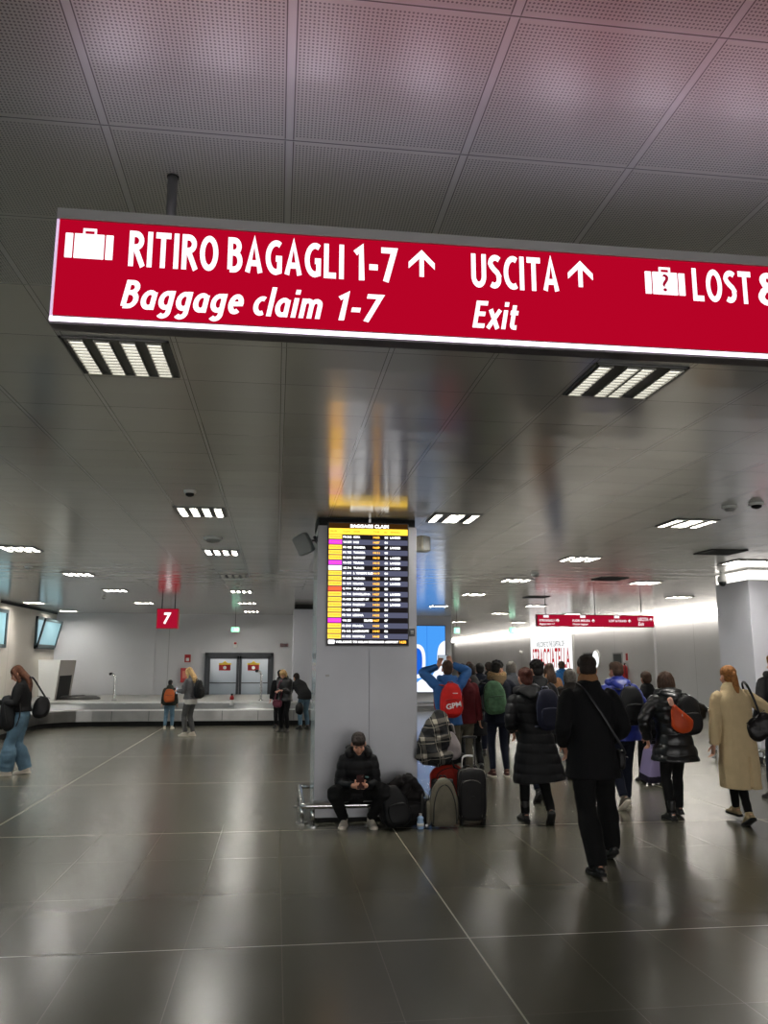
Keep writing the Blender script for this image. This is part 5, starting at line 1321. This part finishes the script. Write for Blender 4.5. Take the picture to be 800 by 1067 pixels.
bm = bmesh.new(); soft(bm, (0, 0, -.02), (.125, .05, .165), 2.2, cuts=8, fn=lambda q: V((q.x*(1-.75*(max(0, q.z+.3)/1.3)**1.0)-.22*q.z, q.y, q.z)), wob=.012, seed=3); obj('bag_body', bm, cloth('orange_leather', (188, 70, 30), rough=.45), ob, True)
bm = bmesh.new(); tube(bm, [(-.035, 0, .11), (-.04, 0, .15), (-.045, .04, .20)], .014, seg=8); obj('drawstring', bm, cloth('orange_leather', (0, 0, 0)), ob, True)
bm = bmesh.new(); tube(bm, [(-.045, 0, .155), (-.045, 0, .20)], .028, seg=12, sub=1); obj('tassel', bm, mat('tassel_pink', rgb(225, 170, 150), .6), ob, True)
bm = bmesh.new(); zip_tube(bm, [(.05, -.05, .06), (.0, -.062, 0), (.08, -.03, -.08)], .003); obj('zipper', bm, METAL, ob)

# woman in cream coat
t = person('woman in long cream coat with honey ponytail, black bag on her shoulder', 763, 8.6)
r = make_rig(1.70, lean=(3, -3), head=(-6, -2, 0), feet=(((.10, .30, 0), 0, 0), ((.0, -.12, 0), 5, 26)), hands=((-.27, .02, .80), (.27, .08, .98)), poles=((-.3, -1, 0), (1, -.6, 0)))
mirror_body(r, t, curls=(.6, .6)); hair(r, t, HAIR['honey'], 'pony')
CR = cloth('cream_wool', (198, 176, 138), bump=.35, scale=90, var=.06)
def slit(c): return -.03*math.exp(-((c.x-.02)/.012)**2)*(1 if c.z < .72 and c.y < 0 else 0)+wrinkle(.007, 5)(c)
top(r, t, CR, hem=-.53, hw=.185, hd=.175, infl=.026, sleeve=1.16, name='cream_coat', voxel=.0095, post=slit, collar=.03)
trousers(r, t, MATS['black_leggings'], w=.88, hem=.01, flare=.9); shoes(r, t, cloth('beige_suede', (165, 145, 110)), SOLEB)
M = Matrix.Translation(W_(t, (.20, -.14, 1.03)))
I_ = M.inverted()
tote('shoulder_bag', 'large slouchy black shoulder bag carried by the cream-coated woman', M @ Matrix.Rotation(rad(-32), 4, 'Y'), .34, .15, .26, cloth('black_leather', (20, 18, 19), rough=.4, bump=.2, scale=40, var=.05),
     strap=[(Matrix.Rotation(rad(32), 4, 'Y') @ (I_ @ W_(t, p_))) for p_ in ((.20, -.14, 1.13), (.15, -.14, 1.30), (.10, -.09, 1.47), (.12, .03, 1.49), (.20, .10, 1.35), (.30, -.02, 1.12))])

# man at the right edge
t = person('man in black hooded jacket cut off by the right edge', 810, 9.9)
r = make_rig(1.84, lean=(3, 0), head=(0, -4, 0), feet=stride(.3), hands=((-.28, .1, .95), (.27, .1, .95)), wide=1.05)
mirror_body(r, t); hair(r, t, HAIR['honey'], 'crop'); top(r, t, BLKN, hem=-.10, hw=.20, hd=.16, infl=.03, sleeve=1.2); hood(r, t, BLKN, size=1.4)
trousers(r, t, DKDEN, w=1.05); shoes(r, t, SHOEB, SOLEB)
obj('white_patch', bx(-.19, -.155, -.175, -.150, 1.37, 1.47, .004), mat('print_white', (1, 1, 1)), t)

# woman in jeans at the left
t = person('woman in blue jeans and black top with long brown hair, looking down', 26, 13.5, 98)
r = make_rig(1.67, lean=(3, 0), head=(0, -30, 0), feet=(((-.07, .14, 0), 8, 0), ((.09, -.10, 0), 12, 4)), hands=((-.13, .30, 1.08), (.15, .28, 1.05)))
mirror_body(r, t, curls=(.9, .9)); hair(r, t, HAIR['chest'], 'long'); eyes(r, t, DARKEYE, True)
top(r, t, cloth('black_knit', (20, 19, 20)), hem=.06, infl=.014, sleeve=.98, name='black_top'); trousers(r, t, DENIM, w=1.25, hem=-.01, flare=1.45, amp=.010); shoes(r, t, SHOEW, SOLEW)
def sp(t_, p_): return W_(t_, p_)
M = Matrix.Translation(onY(9, 743, 13.35)) @ Matrix.Rotation(rad(100), 4, 'Z')
backpack('backpack', 'big black backpack carried on the front of the woman in jeans', Matrix.Translation(onY(17, 742, 13.42)) @ Matrix.Rotation(rad(278), 4, 'Z') @ Matrix.Rotation(rad(8), 4, 'X'), .32, .22, .54, MATS['black_pack'], seed=8, straps=lambda sx: [(sx*.10, 0, .22), (sx*.11, .03, .27), (sx*.12, .07, .20), (sx*.12, .07, .0), (sx*.11, .04, -.12), (sx*.10, 0, -.2)])
M = Matrix.Translation(onY(43, 737, 13.5)) @ Matrix.Rotation(rad(10), 4, 'Y')
I_ = M.inverted()
tote('shoulder_bag', 'black tote bag hanging behind the hip of the woman in jeans', M, .25, .16, .34, MATS['black_leather'], strap=[I_ @ onY(x_, y_, 13.45) for x_, y_ in ((47, 726), (42, 718), (35, 707), (31, 706), (30, 714))], slouch=.25, seed=9)

# child and blonde woman at the belt
t, r = simple('child in dark jacket and jeans standing at the carousel', 178, 21.95, 1.24, cloth('olive_jacket', (44, 46, 40)), DENIM, HAIR['black'], feet=(((-.09, 0, 0), 10, 0), ((.09, 0, 0), 10, 0)), sh=SHOEW, sole=SOLEW, infl=.03, w=1.1)
backpack('backpack', 'orange-brown backpack on the back of the child at the carousel', bag_on_back(r, t, dz=.24, dy=.15, dx=.02), .28, .15, .34, cloth('rust_pack', (170, 84, 40), rough=.6), seed=10)
t, r = simple('woman with long blonde hair in grey cardigan and grey trousers, beside the child', 200, 19.8, 1.58, cloth('grey_cardigan', (104, 102, 104)), cloth('grey_trousers', (88, 88, 88)), HAIR['blonde'], style='long', rz=62, hands=((-.10, .30, 1.02), (.12, .28, 1.0)), head=(0, -22, 0), feet=(((-.08, .06, 0), 8, 0), ((.09, -.04, 0), 8, 0)), sh=SHOEW, sole=SOLEW, hem=.0, w=1.05, vox=.012)
bm = bmesh.new(); tube(bm, [(0, .0, .72), (0, .0, .84), (0, 0, .90)], [(.175, .135), (.172, .132), (.15, .12)], seg=20, cap='flat'); organic('white_shirt_tail', bm, cloth('white_cotton', (215, 212, 205)), t, .012, 2, wrinkle(.008))
backpack('backpack', 'black backpack worn by the blonde woman in grey', bag_on_back(r, t, dz=.24, dy=.15), .28, .16, .42, MATS['black_pack'], seed=11)
ph = thing('phone', 'phone in the hands of the blonde woman in grey', 'phone', W_(t, (0, .40, 1.02)), rad(62))
obj('case', bx(-.04, .04, -.006, .006, -.08, .08, .004), mat('phone_red', rgb(150, 70, 60), .4), ph); obj('screen', bx(-.035, .035, -.0075, -.0062, -.07, .07), MATS['phone_screen'], ph)

# pair near the column
t, r = simple('person in black beanie and black jacket behind the bowing blonde woman', 292, 21.9, 1.48, BLK, BLK, BLK, style='beanie', rz=10, feet=(((-.09, 0, 0), 8, 0), ((.09, 0, 0), 8, 0)))
t, r = simple('blonde woman in black jacket bowing her head over her hands', 298, 20.7, 1.55, PUFFS, BLK, HAIR['blonde'], style='bob', rz=150, hands=((-.06, .27, 1.0), (.06, .28, .98)), head=(0, -38, 0), lean=(8, 0), feet=(((-.09, .02, 0), 10, 0), ((.09, .0, 0), 10, 0)), infl=.028, vox=.012, sleeve=1.15)
M = Matrix.Translation(onY(289, 733, 20.55)); I_ = M.inverted()
tote('shoulder_bag', 'small maroon handbag at the hip of the bowing blonde woman', M, .24, .12, .20, cloth('maroon_leather', (92, 40, 56), rough=.45), strap=[I_ @ onY(x_, y_, 20.55) for x_, y_ in ((286, 729), (289, 718), (293, 708), (294, 718), (292, 729))], slouch=.1)
t, r = simple('person in dark jacket and jeans bending over the belt beside the column', 318, 21.5, 1.62, cloth('charcoal_jacket', (30, 30, 32)), DENIM, HAIR['dark'], rz=28, lean=(52, 0), head=(0, -20, 0), hands=((-.15, .62, .72), (.2, .60, .70)), feet=(((-.1, .02, 0), 8, 0), ((.1, .0, 0), 8, 0)), vox=.012)
tote('shoulder_bag', 'dark slouchy bag slung on the bending person at the column', Matrix.Translation(onY(312, 738, 21.4)), .22, .16, .30, MATS['black_leather'], strap=None, slouch=.3, seed=12)

# ------------------------------------------------------------------ boy sitting at the foot of the column
t = person('young man in black puffer jacket sitting against the column, looking at phone', 0, 9.10, 180, x=.885)
r = make_rig(1.62, pelvis=(0, -.02, .33), lean=(30, 0), head=(2, -32, 3), feet=(((-.145, .13, 0), 8, 0), ((.135, .11, 0), 14, 0)),
             hands=((-.058, .37, .45), (.058, .37, .45)), poles=((-.45, -.6, -.6), (.45, -.6, -.6)), legpoles=((-.55, 1, .75), (.55, 1, .75)), fingers=((.55, .8, .12), (-.55, .8, .12)), wide=.92)
body(r, t, voxel=.0065, curls=(1.0, 1.0), sides=((.2, .3, 1), (-.2, .3, 1)))
def fringe(bm, H, s_):
    for k in range(7):
        x = -.054+.018*k; tube(bm, [H @ V((x*.7, .03, .10)), H @ V((x, .088-.25*x*x*20*.02, .085)), H @ V((x*1.02, .101-abs(x)*.42, .052))], [.017*s_, .020*s_, .015*s_], seg=8)
hair(r, t, HAIR['dark'], 'crop', voxel=.006, extra=fringe); eyes(r, t, DARKEYE, True); lips(r, t)
top(r, t, PUFFB, hem=.04, hw=.175, hd=.14, infl=.024, sleeve=1.05, name='puffer_jacket', voxel=.0085, post=puff(.085, .008), cuff=.10); hood(r, t, PUFFB, size=1.5, voxel=.009, post=wrinkle(.006))
bm = bmesh.new(); q = r.P+r.u*.34*r.s+r.F*.175*r.s-r.R*.085; tube(bm, [q-r.R*.012, q+r.R*.014+r.u*.006], [(.008, .008)]*2, seg=8, sub=1); obj('chest_logo', bm, mat('logo_teal', rgb(90, 140, 135), .5), t, True)
trousers(r, t, cloth('black_joggers', (19, 19, 20)), w=1.12, hem=.02, flare=.95, voxel=.010, amp=.008, low=-.045); shoes(r, t, SHOEW, SOLEW, voxel=.007)
for i in (0, 1):
    M = foot_matrix(r, i); bm = bmesh.new()
    for k in range(4):
        y = .015+.024*k; tube(bm, [M @ V((-.018, y, .008-.014*k)), M @ V((0, y+.004, .014-.014*k)), M @ V((.018, y, .008-.014*k))], .003, seg=6, sub=2)
    sh_ = [c for c in t.children if c.name.startswith('shoe')][i]
    obj('laces', bm, SOLEW, sh_, True)
ph = thing('phone', 'black phone held by the young man sitting against the column', 'phone'); ph.matrix_world = Matrix.Translation(W_(t, (0, .46, .50))) @ Matrix.Rotation(rad(-35), 4, 'X')
obj('case', bx(-.038, .038, -.005, .005, -.075, .075, .004), mat('phone_dark_red', rgb(46, 16, 16), .3), ph); obj('screen', bx(-.034, .034, .0052, .0062, -.07, .07), MATS['phone_screen'], ph)
bm = bmesh.new(); lathe(bm, (0, 0, 0), [(.007, 0), (.007, .003)], 12, Matrix.Translation((.022, -.005, .055)) @ Matrix.Rotation(math.pi/2, 4, 'X')); obj('camera_lens', bm, METAL, ph)

# ------------------------------------------------------------------ luggage beside him
BPK = MATS['black_pack']
Mx = Matrix.Translation((1.245, 8.90, .205)) @ Matrix.Rotation(rad(12), 4, 'Z') @ Matrix.Rotation(rad(-14), 4, 'X') @ Matrix.Rotation(rad(-8), 4, 'Y')
backpack('backpack', 'black backpack standing on the floor right beside the sitting young man', Mx, .30, .17, .42, BPK, seed=13, straps=lambda sx: [(sx*.09, .0, .17), (sx*.11, .03, .20), (sx*.12, .05, .05), (sx*.11, .04, -.1), (sx*.10, .0, -.16)])
du = thing('duffel_bag', 'soft black duffel bag lying against the column behind the black backpack', 'bag', (1.42, 9.0, .0))
bm = bmesh.new()
tube(bm, [(-.16, -.05, .15), (0, -.06, .16), (.20, -.06, .15)], [(.13, .14), (.14, .15), (.12, .13)], side=(0, 1, 0), seg=16)
organic('bag_body', bm, cloth('black_canvas', (23, 22, 23), rough=.8), du, .010, 2, wrinkle(.014, 8))
for sx in (-.08, .12):
    bm = bmesh.new(); tube(bm, [(sx, -.19, .12), (sx+.01, -.20, .28), (sx+.02, -.08, .36), (sx+.02, .03, .28)], [(.014, .005)]*4, side=(1, 0, 0), seg=8); obj('handle', bm, SOLEB, du, True)
bm = bmesh.new(); zip_tube(bm, [(-.2, -.15, .25), (0, -.17, .27), (.22, -.16, .24)], .005); obj('zipper', bm, DKMETAL, du)
jk = thing('jacket', 'black jacket heaped on top of the dark bags by the column', 'jacket', (1.36, 8.97, .30))
bm = bmesh.new()
ell(bm, (0, 0, .06), (.17, .10, .09)); ell(bm, (.10, -.02, .02), (.14, .10, .08)); tube(bm, [(-.14, -.06, .10), (-.02, -.10, .18), (.09, -.08, .17), (.18, -.08, .06)], [.035, .05, .05, .04]); tube(bm, [(.02, .0, .12), (.07, -.04, .20), (.03, -.10, .10), (-.06, -.12, -.02)], [.04, .05, .045, .035])
organic('fabric', bm, cloth('black_jersey', (27, 24, 24), rough=.75), jk, .008, 2, wrinkle(.016, 11))
bm = bmesh.new(); tube(bm, [(-.14, -.075, .10), (-.16, -.09, .04)], [.038, .03], seg=12, sub=1); obj('cuff', bm, BLK, jk, True)
bo = thing('water_bottle', 'small pale blue plastic bottle lying on the floor between dark and grey bags', 'bottle', (1.53, 8.80, .0))
PLA = mat('blue_plastic', rgb(150, 180, 215), .2, spec=.6)
bm = bmesh.new(); lathe(bm, (0, 0, 0), [(.030, 0), (.036, .01), (.036, .07), (.030, .09), (.034, .10), (.033, .115), (.013, .135)], 16); obj('bottle_body', bm, PLA, bo, True)
bm = bmesh.new(); lathe(bm, (0, 0, .135), [(.015, 0), (.015, .02)], 14); obj('cap', bm, WHITE, bo)
bm = bmesh.new(); lathe(bm, (0, 0, .03), [(.0368, 0), (.0368, .03)], 16); obj('label_band', bm, WHITE, bo, True)
GB = cloth('grey_olive_pack', (108, 103, 90), rough=.8, var=.15)
gb = backpack('backpack', 'grey-olive backpack standing on the floor in front of the suitcase', Matrix.Translation((1.795, 8.93, .245)) @ Matrix.Rotation(rad(-8), 4, 'Z') @ Matrix.Rotation(rad(-5), 4, 'X'), .33, .20, .49, GB, pocket=False, seed=14, top_narrow=.62, straps=lambda sx: [(sx*.08, .0, .2), (sx*.09, .04, .22), (sx*.10, .05, .05), (sx*.10, .03, -.1), (sx*.09, 0, -.18)])
bm = bmesh.new(); zip_tube(bm, [(-.11, -.20, -.20), (-.10, -.222, .0), (-.05, -.205, .14), (.02, -.195, .18), (.08, -.205, .12), (.12, -.222, -.02), (.13, -.20, -.20)], .006); obj('panel_piping', bm, mat('dark_piping', rgb(30, 30, 28), .6), gb, True)
bm = bmesh.new(); soft(bm, (-.155, -.10, -.10), (.03, .07, .12), 3, cuts=5, wob=.006); obj('side_pocket', bm, GB, gb, True)
# black soft suitcase with telescopic handle
bs = thing('suitcase', 'black fabric suitcase with raised telescopic handle at right end of the luggage', 'suitcase', (2.12, 8.98, 0), rad(-6))
bm = bmesh.new(); soft(bm, (0, 0, .31), (.150, .115, .265), 6, cuts=9, wob=.004); obj('case_body', bm, cloth('suitcase_fabric', (38, 37, 38), rough=.7), bs, True)
bm = bmesh.new(); soft(bm, (-.015, -.115, .27), (.118, .028, .20), 5, cuts=8); fp = obj('front_panel', bm, MATS['suitcase_fabric'], bs, True)
bm = bmesh.new(); zip_tube(bm, [(-.12, -.128, .10), (-.118, -.132, .40), (-.06, -.135, .465), (.03, -.135, .465), (.09, -.132, .40), (.092, -.128, .10)], .004); obj('zipper', bm, mat('zip_grey', rgb(120, 116, 112), .4, metal=.5), fp, True)
for z_ in (.02,):
    bm = bmesh.new(); zip_tube(bm, [(-.148, -.06, .10), (-.146, -.06, .48), (-.10, -.06, .572), (.10, -.06, .572), (.146, -.06, .48), (.148, -.06, .10)], .005); obj('main_zipper', bm, MATS['zip_grey'], bs, True)
bm = bmesh.new(); tube(bm, [(-.152, -.05, .30), (0, -.148, .30), (.152, -.05, .30)], [(.010, .004)]*3, side=(0, 0, 1), seg=8); obj('compression_strap', bm, SOLEB, bs, True)
for sx in (-1, 1):
    for sy in (-1, 1):
        bm = bmesh.new(); tube(bm, [(sx*.115-.012, sy*.08, .030), (sx*.115+.012, sy*.08, .030)], .030, cap='flat', sub=1, seg=16); box(bm, sx*.115-.02, sx*.115+.02, sy*.08-.02, sy*.08+.02, .035, .07); obj('wheel', bm, SOLEB, bs, True)
bm = bmesh.new()
for sx in (-1, 1): tube(bm, [(sx*.055, .09, .56), (sx*.055, .09, .89)], .008, seg=8, sub=1)
tube(bm, [(-.065, .09, .895), (.065, .09, .895)], .015, seg=10, sub=1); obj('telescopic_handle', bm, DKMETAL, bs, True)
bm = bmesh.new(); tube(bm, [(-.06, 0, .575), (-.05, 0, .60), (.05, 0, .60), (.06, 0, .575)], .010, seg=8); obj('top_handle', bm, SOLEB, bs, True)
bm = bmesh.new(); tube(bm, [(-.10, -.02, .60), (-.09, .02, .68), (-.04, .07, .70), (.03, .08, .695)], [(.011, .002)]*4, side=(0, .3, 1), seg=8); obj('luggage_tag', bm, mat('paper_white', (1, 1, 1)), bs, True)
# heap behind: red suitcase, black holdall, pale bag and plaid coat
rb = thing('suitcase', 'red fabric suitcase behind the grey-olive backpack under the heap', 'suitcase', (1.93, 9.27, 0))
bm = bmesh.new(); soft(bm, (0, 0, .32), (.15, .10, .27), 5, cuts=8, wob=.006)
soft(bm, (-.06, -.02, .42), (.16, .09, .15), 2.6, cuts=7, wob=.02); obj('case_body', bm, cloth('red_fabric', (158, 40, 26), rough=.6), rb, True)
bm = bmesh.new(); zip_tube(bm, [(-.17, -.09, .33), (-.14, -.11, .50), (0, -.12, .565), (.12, -.10, .53)], .005); obj('zipper', bm, SOLEB, rb, True)
for sx in (-1, 1):
    bm = bmesh.new(); tube(bm, [(sx*.10-.012, 0, .030), (sx*.10+.012, 0, .030)], .030, cap='flat', sub=1, seg=16); box(bm, sx*.10-.02, sx*.10+.02, -.02, .02, .035, .07); obj('wheel', bm, SOLEB, rb, True)
hb = thing('holdall', 'black holdall lying across the red suitcase under the plaid coat', 'bag', (1.86, 9.24, .58))
bm = bmesh.new(); tube(bm, [(-.20, 0, .16), (-.10, 0, .09), (.05, 0, .085), (.19, 0, .08)], [(.10, .07), (.11, .09), (.11, .08), (.09, .06)], side=(0, 1, 0), seg=16); organic('bag_body', bm, MATS['black_canvas'], hb, .010, 2, wrinkle(.012, 8))
bm = bmesh.new(); tube(bm, [(.08, -.11, .06), (.10, -.13, .0), (.15, -.12, -.03)], .010, seg=8); obj('strap', bm, SOLEB, hb, True)
wb = thing('fabric_bag', 'pale grey fabric bag on the black holdall beside the plaid coat', 'bag', (1.93, 9.17, .66))
bm = bmesh.new(); soft(bm, (0, 0, .13), (.13, .07, .155), 3, cuts=8, fn=lambda q: V((q.x*(1-.45*max(0, q.z))+.25*q.z*.1, q.y*(1-.5*max(0, q.z)), q.z)), wob=.02, seed=5); obj('bag_body', bm, cloth('pale_grey_canvas', (158, 148, 148), rough=.9), wb, True)
bm = bmesh.new(); tube(bm, [(-.05, -.03, .27), (-.02, -.02, .36), (.03, -.02, .36), (.05, -.03, .27)], .008, seg=8); obj('handle', bm, cloth('pale_grey_canvas', (1, 1, 1)), wb, True)
def plaid():
    m = mat('plaid_wool', (.02, .02, .02), .9); g = NG(m); b = m.node_tree.nodes['Principled BSDF']
    tc = g.n('ShaderNodeTexCoord'); mp = g.n('ShaderNodeMapping'); mp.inputs['Rotation'].default_value = (0, rad(8), 0); ns = g.n('ShaderNodeTexNoise'); ns.inputs['Scale'].default_value = 5
    vm = g.n('ShaderNodeVectorMath', operation='MULTIPLY_ADD'); g.l(tc.outputs['Object'], ns.inputs['Vector']); g.l(ns.outputs['Color'], vm.inputs[0]); vm.inputs[1].default_value = (.06, .06, .06); g.l(tc.outputs['Object'], vm.inputs[2])
    g.l(vm.outputs[0], mp.inputs[0]); sp_ = g.n('ShaderNodeSeparateXYZ'); g.l(mp.outputs[0], sp_.inputs[0])
    X, Z = sp_.outputs[0], sp_.outputs[2]
    bx_ = g.line(X, .04, .17, .022); bz = g.line(Z, .05, .17, .022); tx_ = g.line(X, .0, .17, .004); tz = g.line(Z, .0, .17, .004)
    f = g.math('ADD', g.math('MULTIPLY', bx_, .10), g.math('MULTIPLY', bz, .12)); f = g.math('ADD', f, g.math('MULTIPLY', g.math('MULTIPLY', bx_, bz), .35)); f = g.math('MAXIMUM', f, g.math('MULTIPLY', g.math('MAXIMUM', tx_, tz), .28))
    g.l(g.mix(f, (.010, .010, .012), rgb(225, 215, 195)), b.inputs['Base Color']); return m
pc = thing('coat', 'black and cream plaid coat draped on top of the luggage heap', 'coat', (1.80, 9.22, .70))
bm = bmesh.new()
tube(bm, [(.03, 0, .40), (.0, -.02, .30), (-.04, -.04, .14), (-.09, -.05, -.02)], [(.09, .07), (.135, .10), (.18, .12), (.15, .10)], side=(1, 0, .2), seg=20, p=2.4)
tube(bm, [(-.10, -.10, .12), (-.06, -.16, .02), (.03, -.17, -.03), (.09, -.15, .0)], [.06, .07, .06, .045]); tube(bm, [(-.05, -.06, .2), (-.18, -.05, .05), (-.22, -.04, -.02)], [.07, .06, .04])
organic('fabric', bm, plaid(), pc, .009, 2, wrinkle(.020, 9))
bm = bmesh.new(); tube(bm, [(.10, -.0, .36), (.155, .0, .18), (.17, -.01, .02)], [(.03, .05), (.035, .05), (.03, .04)], seg=12); organic('dark_lining', bm, BLK, pc, .009, 2, wrinkle(.012))
bake_all()
